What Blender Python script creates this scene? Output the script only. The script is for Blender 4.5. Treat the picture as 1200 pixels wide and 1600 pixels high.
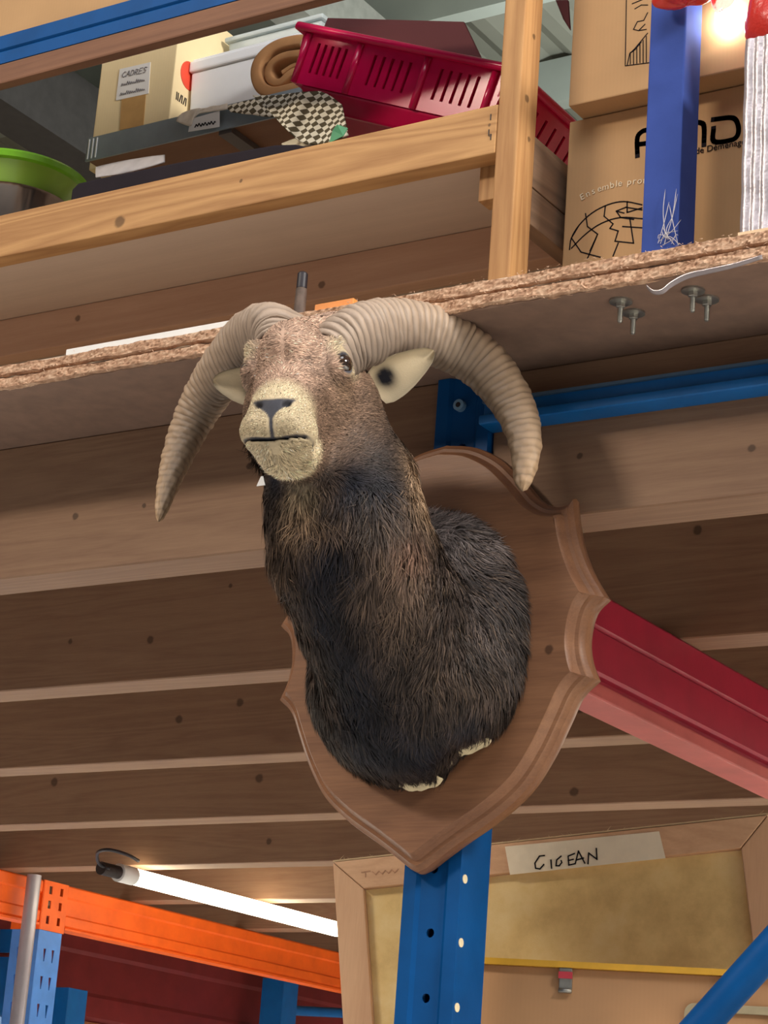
import bpy, bmesh, math, random
import numpy as np
from mathutils import Vector, Matrix
from mathutils.bvhtree import BVHTree
from mathutils.geometry import tessellate_polygon

for o in list(bpy.data.objects):
    bpy.data.objects.remove(o, do_unlink=True)
scene = bpy.context.scene
COL = scene.collection

# ------------------------------------------------------------------ camera
FPX = 3531.5
RC = np.array([[0.84465, 0.53044, 0.07218], [0.10008, -0.28892, 0.95211], [0.52589, -0.79697, -0.29712]])
_u, _s, _v = np.linalg.svd(RC)
RC = _u @ _v                                   # world -> camera rotation
EYE = np.array([0.0, 0.0, 1.6])
cam_data = bpy.data.cameras.new('camera')
cam = bpy.data.objects.new('camera', cam_data)
COL.objects.link(cam)
m4 = Matrix.Identity(4)
for i in range(3):
    for j in range(3):
        m4[i][j] = RC[j][i]
    m4[i][3] = EYE[i]
cam.matrix_world = m4
cam_data.sensor_fit = 'VERTICAL'
cam_data.sensor_height = 36.0
cam_data.lens = FPX / 1600.0 * 36.0
cam_data.clip_start = 0.05
scene.camera = cam

# ------------------------------------------------------------------ light
world = bpy.data.worlds.new('warehouse_air')
scene.world = world
world.use_nodes = True
bg = world.node_tree.nodes['Background']
bg.inputs[0].default_value = (0.90, 0.87, 0.90, 1)
bg.inputs[1].default_value = 0.17

def area_light(name, loc, target, power, size, color):
    d = bpy.data.lights.new(name, 'AREA')
    d.shape = 'RECTANGLE'
    d.size, d.size_y = size
    d.energy = power
    d.color = color
    o = bpy.data.objects.new(name, d)
    COL.objects.link(o)
    o.location = loc
    o.rotation_euler = (Vector(target) - Vector(loc)).to_track_quat('-Z', 'Y').to_euler()
    return o

def point_light(name, loc, power, radius, color):
    d = bpy.data.lights.new(name, 'POINT'); d.energy = power; d.shadow_soft_size = radius; d.color = color
    o = bpy.data.objects.new(name, d); COL.objects.link(o); o.location = loc
    return o
area_light('hall_lamp_front', (-4.3, -3.4, 5.6), (-1.4, 2.3, 2.3), 225, (1.6, 0.5), (1.0, 0.86, 0.70))
area_light('hall_lamp_high', (-0.3, 0.1, 5.7), (-1.4, 2.2, 2.5), 58, (2.4, 1.6), (0.97, 0.97, 1.0))
area_light('hall_lamp_side', (1.6, 1.55, 4.0), (-1.6, 2.3, 3.0), 130, (0.8, 0.4), (1.0, 0.96, 0.90))
area_light('floor_bounce_fill', (-2.0, -2.4, 5.9), (-2.0, -2.4, 0.0), 110, (5.0, 3.0), (0.92, 0.96, 1.0))  # added fill: lights the ground so it bounces onto undersides
area_light('under_deck_fill_bay', (-0.6, 6.3, 2.38), (-0.6, 6.3, 0.0), 300, (2.4, 0.1), (1.0, 0.93, 0.78))  # added unseen fill under the deck, bounces off the ground onto joist bottoms
area_light('under_deck_fill_right', (3.8, 2.9, 2.38), (3.8, 2.9, 0.0), 620, (0.1, 2.4), (1.0, 0.93, 0.78))  # another added fill out of view, for bounce at the right
area_light('under_deck_fill_far', (-6.2, 4.4, 2.38), (-6.2, 4.4, 0.0), 400, (0.1, 2.4), (1.0, 0.93, 0.78))  # same added bounce fill, out of view at the left
point_light('loft_fill_light', (-2.4, 5.0, 4.2), 85, 0.15, (0.95, 1.0, 1.0))  # added fill hidden behind the shelf, brightens the roof and loft items

scene.view_settings.view_transform = 'Standard'
scene.view_settings.look = 'None'
scene.view_settings.gamma = 1.0
scene.view_settings.exposure = 0.0
scene.view_settings.use_curve_mapping = False

# ------------------------------------------------------------------ helpers
def ray(x, y):
    return RC.T @ np.array([(x - 600.0) / FPX, -(y - 800.0) / FPX, -1.0])
def at(x, y, Y):
    d = ray(x, y); return EYE + d * (Y / d[1])
def atz(x, y, Z):
    d = ray(x, y); return EYE + d * ((Z - 1.6) / d[2])
def atx(x, y, X):
    d = ray(x, y); return EYE + d * (X / d[0])
def srgb(r, g, b):
    def f(c):
        c /= 255.0
        return c / 12.92 if c <= 0.04045 else ((c + 0.055) / 1.055) ** 2.4
    return (f(r), f(g), f(b))

def tag(o, label=None, cat=None, group=None, kind=None):
    if label: o['label'] = label
    if cat: o['category'] = cat
    if group: o['group'] = group
    if kind: o['kind'] = kind
    return o
def thing(name, loc, label=None, cat=None, group=None, kind=None):
    o = bpy.data.objects.new(name, None)
    o.empty_display_size = 0.05
    COL.objects.link(o)
    o.location = Vector(loc)
    return tag(o, label, cat, group, kind)
def wloc(o):
    v = Vector((0, 0, 0))
    while o is not None:
        v += o.location
        o = o.parent
    return v

class MB:
    """collects geometry in world coordinates; build() links it as one mesh object"""
    def __init__(s):
        s.v = []; s.f = []
    def add(s, vs, fs):
        k = len(s.v)
        s.v.extend([tuple(map(float, q)) for q in vs])
        s.f.extend([tuple(i + k for i in q) for q in fs])
        return s
    def box(s, a, b):
        x0, y0, z0 = a; x1, y1, z1 = b
        return s.add([(x0, y0, z0), (x1, y0, z0), (x1, y1, z0), (x0, y1, z0), (x0, y0, z1), (x1, y0, z1), (x1, y1, z1), (x0, y1, z1)],
                     [(0, 3, 2, 1), (4, 5, 6, 7), (0, 1, 5, 4), (1, 2, 6, 5), (2, 3, 7, 6), (3, 0, 4, 7)])
    def hexa(s, lo, hi):
        """lo, hi: 4 matching corners each"""
        return s.add(list(lo) + list(hi), [(0, 3, 2, 1), (4, 5, 6, 7), (0, 1, 5, 4), (1, 2, 6, 5), (2, 3, 7, 6), (3, 0, 4, 7)])
    def tube(s, path, r, n=12, caps=True):
        P = [np.array(p, float) for p in path]
        rr = r if hasattr(r, '__len__') else [r] * len(P)
        rings = []
        t0 = P[1] - P[0]
        ref = np.array([0, 0, 1.0]) if abs(t0[2]) < 0.8 * np.linalg.norm(t0) else np.array([1.0, 0, 0])
        nrm = None
        vs = []
        for i, p in enumerate(P):
            t = (P[min(i + 1, len(P) - 1)] - P[max(i - 1, 0)])
            t = t / (np.linalg.norm(t) + 1e-12)
            if nrm is None:
                nrm = np.cross(t, ref)
            nrm = nrm - t * (nrm @ t); nrm /= np.linalg.norm(nrm) + 1e-12
            bn = np.cross(t, nrm)
            for k in range(n):
                a = 2 * math.pi * k / n
                vs.append(p + rr[i] * (math.cos(a) * nrm + math.sin(a) * bn))
        fs = []
        for i in range(len(P) - 1):
            for k in range(n):
                fs.append((i * n + k, i * n + (k + 1) % n, (i + 1) * n + (k + 1) % n, (i + 1) * n + k))
        if caps:
            fs.append(tuple(range(n - 1, -1, -1)))
            fs.append(tuple((len(P) - 1) * n + k for k in range(n)))
        return s.add(vs, fs)
    def lathe(s, c, prof, n=40, closed=False):
        """prof: list of (radius, z) around vertical axis through c"""
        vs = []; fs = []
        for r, z in prof:
            for k in range(n):
                a = 2 * math.pi * k / n
                vs.append((c[0] + r * math.cos(a), c[1] + r * math.sin(a), c[2] + z))
        m = len(prof)
        for i in range(m - 1 if not closed else m):
            for k in range(n):
                i2 = (i + 1) % m
                fs.append((i * n + k, i * n + (k + 1) % n, i2 * n + (k + 1) % n, i2 * n + k))
        if not closed:
            fs.append(tuple(range(n - 1, -1, -1)))
            fs.append(tuple((m - 1) * n + k for k in range(n)))
        return s.add(vs, fs)
    def plate(s, outline, holes, o, u, w, n, t):
        """flat plate with real holes: 2D outline and holes in the frame o + u*x + w*y, thickness t along n"""
        o, u, w, n = [np.array(q, float) for q in (o, u, w, n)]
        loops = [outline] + list(holes)
        pts = [p for L in loops for p in L]
        tri = tessellate_polygon([[Vector((p[0], p[1], 0)) for p in L] for L in loops])
        V = [o + u * p[0] + w * p[1] for p in pts]
        N = len(V)
        fs = [tuple(q) for q in tri] + [tuple(N + i for i in reversed(q)) for q in tri]
        k = 0
        for L in loops:
            for i in range(len(L)):
                a = k + i; b = k + (i + 1) % len(L)
                fs.append((a, b, b + N, a + N))
            k += len(L)
        return s.add(V + [q + n * t for q in V], fs)
    def grid(s, fn, nu, nv):
        vs = [fn(i / nu, j / nv) for j in range(nv + 1) for i in range(nu + 1)]
        fs = [(j * (nu + 1) + i, j * (nu + 1) + i + 1, (j + 1) * (nu + 1) + i + 1, (j + 1) * (nu + 1) + i) for j in range(nv) for i in range(nu)]
        return s.add(vs, fs)
    def build(s, name, mat, parent=None, smooth=False, bevel=0.0, seg=2, solid=0.0, fix=True, auto=None):
        V = np.array(s.v, float)
        c = (V.min(0) + V.max(0)) / 2
        me = bpy.data.meshes.new(name)
        me.from_pydata([tuple(q) for q in (V - c)], [], s.f)
        if fix or bevel or solid:
            bm = bmesh.new(); bm.from_mesh(me)
            bmesh.ops.recalc_face_normals(bm, faces=bm.faces)
            if solid:
                bmesh.ops.solidify(bm, geom=bm.faces[:], thickness=solid)
                bmesh.ops.recalc_face_normals(bm, faces=bm.faces)
            if bevel:
                es = [e for e in bm.edges if len(e.link_faces) == 2 and e.calc_face_angle(0) > 0.5]
                bmesh.ops.bevel(bm, geom=es, offset=bevel, segments=seg, affect='EDGES', profile=0.6)
            bm.to_mesh(me); bm.free()
        if smooth:
            me.polygons.foreach_set('use_smooth', [True] * len(me.polygons))
            if auto is not None:
                me.set_sharp_from_angle(angle=auto)
        me.materials.append(mat)
        o = bpy.data.objects.new(name, me)
        COL.objects.link(o)
        if parent is not None:
            o.parent = parent
            o.location = Vector(c) - wloc(parent)
        else:
            o.location = Vector(c)
        return o

def circ(cx, cy, r, n=14):
    return [(cx + r * math.cos(2 * math.pi * k / n), cy + r * math.sin(2 * math.pi * k / n)) for k in range(n)]
def spline(pts, per=8, closed=False):
    P = [np.array(p, float) for p in pts]
    n = len(P); out = []
    for i in range(n if closed else n - 1):
        if closed:
            p0, p1, p2, p3 = P[(i - 1) % n], P[i], P[(i + 1) % n], P[(i + 2) % n]
        else:
            p1, p2 = P[i], P[i + 1]
            p0 = P[i - 1] if i > 0 else 2 * p1 - p2
            p3 = P[i + 2] if i + 2 < n else 2 * p2 - p1
        for k in range(per):
            u = k / per
            out.append(.5 * ((2 * p1) + (-p0 + p2) * u + (2 * p0 - 5 * p1 + 4 * p2 - p3) * u * u + (-p0 + 3 * p1 - 3 * p2 + p3) * u ** 3))
    if not closed:
        out.append(P[-1])
    return out

# ------------------------------------------------------------------ materials
def new_mat(name):
    m = bpy.data.materials.new(name); m.use_nodes = True
    nt = m.node_tree
    return m, nt, nt.nodes['Principled BSDF']
def N(nt, kind, **kw):
    n = nt.nodes.new(kind)
    for k, v in kw.items():
        setattr(n, k, v)
    return n
def L(nt, a, b): nt.links.new(a, b)
def rgba(c): return (c[0], c[1], c[2], 1.0)
def mixc(nt, fac, a, b, blend='MIX'):
    m = N(nt, 'ShaderNodeMix', data_type='RGBA', blend_type=blend)
    if isinstance(fac, (int, float)): m.inputs[0].default_value = fac
    else: L(nt, fac, m.inputs[0])
    for sock, val in ((m.inputs[6], a), (m.inputs[7], b)):
        if isinstance(val, tuple): sock.default_value = rgba(val)
        else: L(nt, val, sock)
    return m.outputs[2]
def mathn(nt, op, a, b=None, c=None):
    m = N(nt, 'ShaderNodeMath', operation=op)
    for i, v in enumerate((a, b, c)):
        if v is None: continue
        if isinstance(v, (int, float)): m.inputs[i].default_value = v
        else: L(nt, v, m.inputs[i])
    return m.outputs[0]
def coords(nt, scale=(1, 1, 1), rot=(0, 0, 0), off=(0, 0, 0)):
    t = N(nt, 'ShaderNodeTexCoord'); mp = N(nt, 'ShaderNodeMapping')
    mp.inputs['Scale'].default_value = scale; mp.inputs['Rotation'].default_value = rot; mp.inputs['Location'].default_value = off
    L(nt, t.outputs['Object'], mp.inputs['Vector'])
    return mp.outputs['Vector']
def noise(nt, vec, scale, detail=4, rough=0.55, dist=0.0):
    n = N(nt, 'ShaderNodeTexNoise')
    n.inputs['Scale'].default_value = scale; n.inputs['Detail'].default_value = detail
    n.inputs['Roughness'].default_value = rough; n.inputs['Distortion'].default_value = dist
    if vec is not None: L(nt, vec, n.inputs['Vector'])
    return n.outputs['Fac']
def ramp(nt, fac, stops):
    r = N(nt, 'ShaderNodeValToRGB')
    el = r.color_ramp.elements
    while len(el) < len(stops): el.new(0.5)
    for e, (p, c) in zip(el, stops):
        e.position = p; e.color = rgba(c)
    L(nt, fac, r.inputs[0])
    return r.outputs[0]
def bump(nt, bsdf, h, strength=0.3, dist=0.002):
    b = N(nt, 'ShaderNodeBump')
    b.inputs['Strength'].default_value = strength; b.inputs['Distance'].default_value = dist
    L(nt, h, b.inputs['Height']); L(nt, b.outputs[0], bsdf.inputs['Normal'])

def plain(name, c, rough=0.5, metal=0.0, var=0.12, vscale=30, bumpy=0.0, alpha=None, trans=0.0, spec=None):
    m, nt, b = new_mat(name)
    v = coords(nt)
    f = noise(nt, v, vscale, 5)
    col = ramp(nt, f, [(0.3, tuple(x * (1 - var) for x in c)), (0.7, tuple(min(1, x * (1 + var)) for x in c))])
    L(nt, col, b.inputs['Base Color'])
    b.inputs['Roughness'].default_value = rough
    b.inputs['Metallic'].default_value = metal
    if spec is not None: b.inputs['Specular IOR Level'].default_value = spec
    if trans: b.inputs['Transmission Weight'].default_value = trans
    if alpha is not None: b.inputs['Alpha'].default_value = alpha
    if bumpy: bump(nt, b, f, bumpy)
    return m

def wood(name, dark, light, axis=0, ring=22.0, knots=(), rough=0.62, seed=0.0, contrast=1.0, plane=(0, 2)):
    """grain runs along axis; knots: (u, v, radius) in the object's own plane"""
    m, nt, b = new_mat(name)
    sc = [1.0, 1.0, 1.0]; sc[axis] = 0.06
    v = coords(nt, tuple(sc), off=(seed, seed * 1.7, seed * 0.6))
    big = noise(nt, v, ring, 3, 0.5, 0.6)
    w = mathn(nt, 'FRACT', mathn(nt, 'MULTIPLY', big, 9.0))
    tri = mathn(nt, 'ABSOLUTE', mathn(nt, 'SUBTRACT', mathn(nt, 'MULTIPLY', w, 2.0), 1.0))
    fine = noise(nt, v, 420, 3, 0.6)
    blot = noise(nt, coords(nt, (1, 1, 1), off=(seed, 0, 0)), 6, 3)
    g = mathn(nt, 'ADD', mathn(nt, 'MULTIPLY', tri, 0.45 * contrast), mathn(nt, 'ADD', mathn(nt, 'MULTIPLY', fine, 0.35), mathn(nt, 'MULTIPLY', blot, 0.35)))
    col = ramp(nt, g, [(0.15, dark), (0.95, light)])
    if knots:
        t = N(nt, 'ShaderNodeTexCoord'); sp = N(nt, 'ShaderNodeSeparateXYZ'); L(nt, t.outputs['Object'], sp.inputs[0])
        wob = mathn(nt, 'MULTIPLY', mathn(nt, 'SUBTRACT', noise(nt, coords(nt), 90, 2), 0.5), 0.006)
        for ku, kv, kr in knots:
            du = mathn(nt, 'SUBTRACT', sp.outputs[plane[0]], ku); dv = mathn(nt, 'SUBTRACT', sp.outputs[plane[1]], kv)
            d = mathn(nt, 'ADD', mathn(nt, 'SQRT', mathn(nt, 'ADD', mathn(nt, 'MULTIPLY', du, du), mathn(nt, 'MULTIPLY', dv, dv))), wob)
            mr = N(nt, 'ShaderNodeMapRange', interpolation_type='SMOOTHSTEP')
            mr.inputs[1].default_value = kr * 0.65; mr.inputs[2].default_value = kr * 1.25; mr.inputs[3].default_value = 0.68; mr.inputs[4].default_value = 0.0
            L(nt, d, mr.inputs[0])
            col = mixc(nt, mr.outputs[0], col, tuple(x * 0.16 for x in dark))
    L(nt, col, b.inputs['Base Color'])
    b.inputs['Roughness'].default_value = rough
    b.inputs['Specular IOR Level'].default_value = 0.3
    bump(nt, b, g, 0.25, 0.0012)
    return m

def painted(name, c, wear=0.0, rough=0.45, spec=0.4):
    m, nt, b = new_mat(name)
    f = noise(nt, coords(nt), 14, 5)
    col = ramp(nt, f, [(0.3, tuple(x * 0.85 for x in c)), (0.7, tuple(min(1, x * 1.1) for x in c))])
    if wear:
        n2 = noise(nt, coords(nt, (1, 1, 1)), 55, 6, 0.7)
        k = ramp(nt, n2, [(0.64 - wear, (0, 0, 0)), (0.67 - wear, (1, 1, 1))])
        col = mixc(nt, k, col, srgb(170, 165, 155))
    L(nt, col, b.inputs['Base Color'])
    b.inputs['Roughness'].default_value = rough
    b.inputs['Specular IOR Level'].default_value = spec
    bump(nt, b, noise(nt, coords(nt), 160, 3), 0.06)
    return m

def emissive(name, c, strength):
    m, nt, b = new_mat(name)
    b.inputs['Base Color'].default_value = rgba(c)
    b.inputs['Emission Color'].default_value = rgba(c)
    b.inputs['Emission Strength'].default_value = strength
    return m

def chipboard(name):
    m, nt, b = new_mat(name)
    v = coords(nt, (0.35, 1, 1))
    vo = N(nt, 'ShaderNodeTexVoronoi'); vo.inputs['Scale'].default_value = 190
    L(nt, v, vo.inputs['Vector'])
    f = noise(nt, v, 160, 6, 0.7, 1.2)
    mx = mathn(nt, 'ADD', mathn(nt, 'MULTIPLY', vo.outputs['Distance'], 0.5), mathn(nt, 'MULTIPLY', f, 0.7))
    col = ramp(nt, mx, [(0.25, srgb(128, 92, 68)), (0.55, srgb(180, 140, 110)), (0.85, srgb(214, 180, 150))])
    L(nt, col, b.inputs['Base Color'])
    b.inputs['Roughness'].default_value = 0.85
    bump(nt, b, mx, 0.55, 0.003)
    return m

def cardboard(name, c, var=0.08):
    m, nt, b = new_mat(name)
    w = N(nt, 'ShaderNodeTexWave'); w.inputs['Scale'].default_value = 60; w.inputs['Distortion'].default_value = 0.4
    L(nt, coords(nt), w.inputs['Vector'])
    f = mathn(nt, 'ADD', mathn(nt, 'MULTIPLY', w.outputs['Fac'], 0.05), noise(nt, coords(nt), 9, 5))
    col = ramp(nt, f, [(0.3, tuple(x * (1 - var) for x in c)), (0.8, tuple(x * (1 + var) for x in c))])
    L(nt, col, b.inputs['Base Color'])
    b.inputs['Roughness'].default_value = 0.8
    b.inputs['Specular IOR Level'].default_value = 0.2
    bump(nt, b, f, 0.12, 0.002)
    return m

M = {}
M['blue'] = painted('blue_paint', srgb(2, 74, 134), 0.0, 0.5, 0.15)
M['blue_dark'] = painted('dark_blue_paint', srgb(10, 98, 166), 0.0)
M['blue_upper'] = painted('violet_blue_paint', srgb(60, 80, 150), 0.0, 0.75, 0.1)
M['red'] = painted('red_paint', srgb(160, 34, 56), 0.0)
M['red_lip'] = painted('lit_red_paint', srgb(190, 92, 86), 0.0)  # paler red paints in the light on the beam's bottom flange
M['orange'] = painted('orange_paint', srgb(250, 104, 28), 0.0)
M['steel'] = plain('zinc_steel', srgb(160, 158, 150), 0.35, 0.8, 0.15, 60)
M['grey_paint'] = painted('grey_paint', srgb(140, 152, 158), 0.0)
M['dark'] = plain('dark_iron', srgb(52, 44, 42), 0.6, 0.3, 0.3, 90, 0.3)
M['black'] = plain('black_plastic', srgb(34, 28, 34), 0.5)
M['chip'] = chipboard('raw_chipboard')
M['chip_top'] = plain('pale_bounce_chipboard', srgb(206, 188, 166), 0.8, 0, 0.1, 30, 0.1)  # deck top made pale to bounce light onto the shelf underside
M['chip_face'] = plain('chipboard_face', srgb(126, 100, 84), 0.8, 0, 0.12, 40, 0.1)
M['cream'] = plain('cream_plastic', srgb(236, 218, 178), 0.5)
M['white'] = plain('white_plastic', srgb(244, 247, 250), 0.35, 0, 0.02)
M['paper'] = plain('paper', srgb(228, 226, 222), 0.7, 0, 0.04)
M['ink'] = plain('ink', srgb(34, 31, 34), 0.95, spec=.0)
M['grey_ink'] = plain('grey_ink', srgb(120, 116, 120), 0.7)
M['card'] = cardboard('brown_cardboard', srgb(184, 146, 104))
M['card_pale'] = cardboard('pale_cardboard', srgb(234, 212, 166))
M['card_dark'] = cardboard('red_brown_cardboard', srgb(88, 46, 46))
M['tape_brown'] = plain('parcel_tape', srgb(186, 146, 92), 0.3)
# ------------------------------------------------------------------ the setting
rnd = random.Random(7)
DECK_B, DECK_T, EDGE_Y = 2.624, 2.660, 2.103
JOIST_Y, JOIST_STEP, JOIST_W, JOIST_B = 2.300, 0.578, 0.072, 2.425

def knots_px(pxs, Y, c):
    out = []
    for x, y, r in pxs:
        q = at(x, y, Y)
        out.append((q[0] - c[0], q[2] - c[2], r * .85))
    return out

ground = MB().box((-14, -6, -0.12), (8, 14, 0.0)).build('floor', plain('concrete', srgb(184, 184, 186), 0.8, 0, 0.08, 4, 0.1), None)
tag(ground, 'grey concrete warehouse floor', None, kind='structure')

deck = thing('ceiling', (-1.5, 4.0, DECK_B), 'chipboard mezzanine deck on wooden joists seen from below', None, kind='structure')
nrng = np.random.default_rng(3)
def fbm1(n, octs):
    x = np.zeros(n)
    for o, a in octs:
        k = max(2, int(n / o)); x += a * np.interp(np.linspace(0, k - 1, n), np.arange(k), nrng.normal(size=k))
    return x
def sheet(z0, z1, seed):
    mb = MB()
    x0, x1, nx, nz = -2.6, -0.1, 950, 7
    mb.box((-7.0, EDGE_Y + 0.006, z0), (1.6, 6.9, z1))
    mb.box((-7.0, EDGE_Y, z0), (x0, EDGE_Y + 0.006, z1))
    mb.box((x1, EDGE_Y, z0), (1.6, EDGE_Y + 0.006, z1))
    edge = fbm1(nx + 1, [(6, .0012), (25, .0012), (120, .001)])
    jag0 = fbm1(nx + 1, [(4, .0006), (18, .0009)]); jag1 = fbm1(nx + 1, [(4, .0005), (18, .0007)])
    D = nrng.normal(size=(nz + 1, nx + 1)) * .0007
    vs = []
    for j in range(nz + 1):
        for i in range(nx + 1):
            v = j / nz
            z = z0 + (z1 - z0) * v + (jag0[i] * (1 - v) + jag1[i] * v)
            rim = 0.003 if j in (0, nz) else 0.0
            vs.append((x0 + (x1 - x0) * i / nx, EDGE_Y + edge[i] * .6 + D[j, i] + (0.006 if j in (0, nz) else -0.0005), z))
    fs = [(j * (nx + 1) + i, j * (nx + 1) + i + 1, (j + 1) * (nx + 1) + i + 1, (j + 1) * (nx + 1) + i) for j in range(nz) for i in range(nx)]
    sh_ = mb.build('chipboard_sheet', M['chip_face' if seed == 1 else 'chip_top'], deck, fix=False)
    return MB().add(vs, fs).build('sawn_edge', M['chip'], sh_, fix=False)
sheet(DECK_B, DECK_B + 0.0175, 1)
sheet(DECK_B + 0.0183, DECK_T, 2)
# torn fibres along the sawn edge
fb = MB()
for i in range(900):
    x = rnd.uniform(-2.3, -0.3)
    if x < -1.5 and rnd.random() < 0.65: continue
    z = rnd.choice([DECK_B, DECK_B, DECK_B + .018, DECK_T - .001]) + rnd.uniform(-.001, .003)
    ln = rnd.uniform(.002, .006); a = rnd.uniform(-0.6, 0.6); w = rnd.uniform(.0003, .0009)
    y = EDGE_Y - rnd.uniform(.0, .002)
    dx, dz = ln * math.cos(a) * rnd.choice([-1, 1]), ln * math.sin(a) - .002
    dy = -rnd.uniform(0, .003)
    fb.add([(x, y, z), (x + w, y, z + w), (x + dx, y + dy, z + dz)], [(0, 1, 2)])
fib = fb.build('torn_fibre', plain('fibre', srgb(214, 178, 148), 0.9), deck, fix=False)
tag(fib, kind='stuff')

JD, JL = srgb(122, 91, 71), srgb(162, 130, 102)
jk = {0: [(118, 807, .006), (225, 790, .004), (390, 728, .006), (1175, 700, .006), (905, 712, .005)],
      1: [(235, 1000, .008), (110, 1002, .006), (1090, 828, .008), (360, 915, .005)],
      2: [(280, 1124, .010), (375, 1097, .010), (905, 1108, .010)],
      3: [(85, 1222, .012), (405, 1216, .012), (897, 1237, .012)],
      4: [(420, 1315, .01)]}
def joist(k, x0, x1):
    y = JOIST_Y + JOIST_STEP * k
    c = ((x0 + x1) / 2, y + JOIST_W / 2, (JOIST_B + DECK_B) / 2)
    mt = wood('joist_wood', JD, JL, 0, 16, knots_px(jk.get(k, []), y, c), seed=k * 3.1 + (5 if x0 > -2 else 0), contrast=0.45)
    return MB().box((x0, y, JOIST_B), (x1, y + JOIST_W, DECK_B)).build('joist', mt, deck, bevel=.002, seg=1)
joist(0, -7.0, -1.4445); joist(0, -1.3635, 1.6)
for k in range(1, 8): joist(k, -7.0, 1.6)

# ---- blue rack upright that carries the trophy
post = thing('rack_upright', (-1.404, 2.324, 0.0), 'blue perforated steel upright behind the mounted sheep head', 'upright')
PX0, PX1, PY0, PY1, PZ = -1.443, -1.365, 2.290, 2.358, 2.6235
z_h = at(664, 1457, PY0)[2]
hz = [z_h + .0757 * k for k in range(-20, 12) if 0.08 < z_h + .0757 * k < PZ - .02]
pl = MB()
pl.plate([(0, 0), (.034, 0), (.034, PZ), (0, PZ)], [circ(.017, z, .0056, 12) for z in hz], (PX0 + .022, PY0 + .004, 0), (1, 0, 0), (0, 0, 1), (0, 1, 0), .003)
pl.box((PX0, PY0, 0), (PX0 + .017, PY0 + .003, PZ)); pl.box((PX1 - .017, PY0, 0), (PX1, PY0 + .003, PZ))
pl.hexa([(PX0 + .017, PY0, 0), (PX0 + .022, PY0 + .004, 0), (PX0 + .022, PY0 + .007, 0), (PX0 + .017, PY0 + .003, 0)], [(PX0 + .017, PY0, PZ), (PX0 + .022, PY0 + .004, PZ), (PX0 + .022, PY0 + .007, PZ), (PX0 + .017, PY0 + .003, PZ)])
pl.hexa([(PX1 - .022, PY0 + .004, 0), (PX1 - .017, PY0, 0), (PX1 - .017, PY0 + .003, 0), (PX1 - .022, PY0 + .007, 0)], [(PX1 - .022, PY0 + .004, PZ), (PX1 - .017, PY0, PZ), (PX1 - .017, PY0 + .003, PZ), (PX1 - .022, PY0 + .007, PZ)])
pl.build('front_face', M['blue'], post, fix=True)
sd = MB()
z_s = atx(720, 1473, PX1)
shz = [z_s[2] + .0745 * k for k in range(-18, 12) if 0.1 < z_s[2] + .0745 * k < PZ - .05]
yc = z_s[1] - (PY0 + .003)
sd.plate([(0, 0), (.065, 0), (.065, PZ), (0, PZ)], [circ(yc, z, .0055, 12) for z in shz], (PX1, PY0 + .003, 0), (0, 1, 0), (0, 0, 1), (-1, 0, 0), .003)
sd.box((PX0, PY0 + .003, 0), (PX0 + .003, PY1, PZ)); sd.box((PX0 + .003, PY1 - .003, 0), (PX0 + .02, PY1, PZ)); sd.box((PX1 - .02, PY1 - .003, 0), (PX1 - .003, PY1, PZ))
sd.build('side_flange', M['blue'], post, fix=True)
for z in shz:
    if 1.7 < z < 2.15:
        MB().tube([(PX1 - .003, z_s[1], z), (PX1 + .0008, z_s[1], z)], .0054, 14).build('hole_plug', M['cream'], post, smooth=True, auto=.6)
q = at(717, 633, PY0 - .002)
b1 = MB().tube([(q[0], PY0 + .005, q[2]), (q[0], PY0 - .004, q[2])], .0075, 16)
b1.build('bolt_ring', plain('pale_blue_paint', srgb(120, 160, 190), .4), post, smooth=True, auto=.6)
MB().tube([(q[0], PY0 - .0035, q[2]), (q[0], PY0 - .0046, q[2])], .0035, 12).build('bolt_socket', M['black'], post)

# ---- blue rail to the right of the upright
rail = thing('steel_rail', (-0.5, 2.28, 2.537), 'narrow blue steel rail under the deck, right of the sheep horn', 'rail')
r0 = at(830, 652, 2.262)[2]; r1 = at(830, 618, 2.275)[2]
MB().box((PX1 + .001, 2.275, r0 + .012), (1.2, 2.2985, r1)).build('web', M['blue_dark'], rail, bevel=.001, seg=1)
MB().box((PX1 + .001, 2.262, r0), (1.2, 2.2985, r0 + .013)).build('flange', M['blue_dark'], rail, bevel=.004, seg=3, smooth=True, auto=.5)
MB().box((PX1 + .001, 2.270, r1 - .003), (1.2, 2.2985, r1 + .001)).build('top_lip', plain('scuffed_blue', srgb(70, 96, 120), .5), rail)

# ---- red beam running back from the upright
rb = thing('rack_beam', (-1.40, 4.0, 2.28), 'dark red steel beam running back from behind the wooden shield', 'beam')
mb = MB()
prof = [(-1.43, 2.425), (-1.372, 2.425), (-1.3685, 2.421), (-1.3685, 2.378), (-1.373, 2.374), (-1.3685, 2.370), (-1.3685, 2.316), (-1.372, 2.312), (-1.380, 2.310), (-1.380, 2.303), (-1.43, 2.303)]
ya, yb = 2.36, 6.8
n = len(prof)
mb.add([(x, ya, z) for x, z in prof] + [(x, yb, z) for x, z in prof], [tuple(range(n)), tuple(range(2 * n - 1, n - 1, -1))] + [(i, (i + 1) % n, n + (i + 1) % n, n + i) for i in range(n)])
mb.build('web', M['red'], rb)
MB().box((-1.432, ya, 2.281), (-1.372, yb, 2.3025)).build('bottom_flange', M['red_lip'], rb, bevel=.003)

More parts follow.
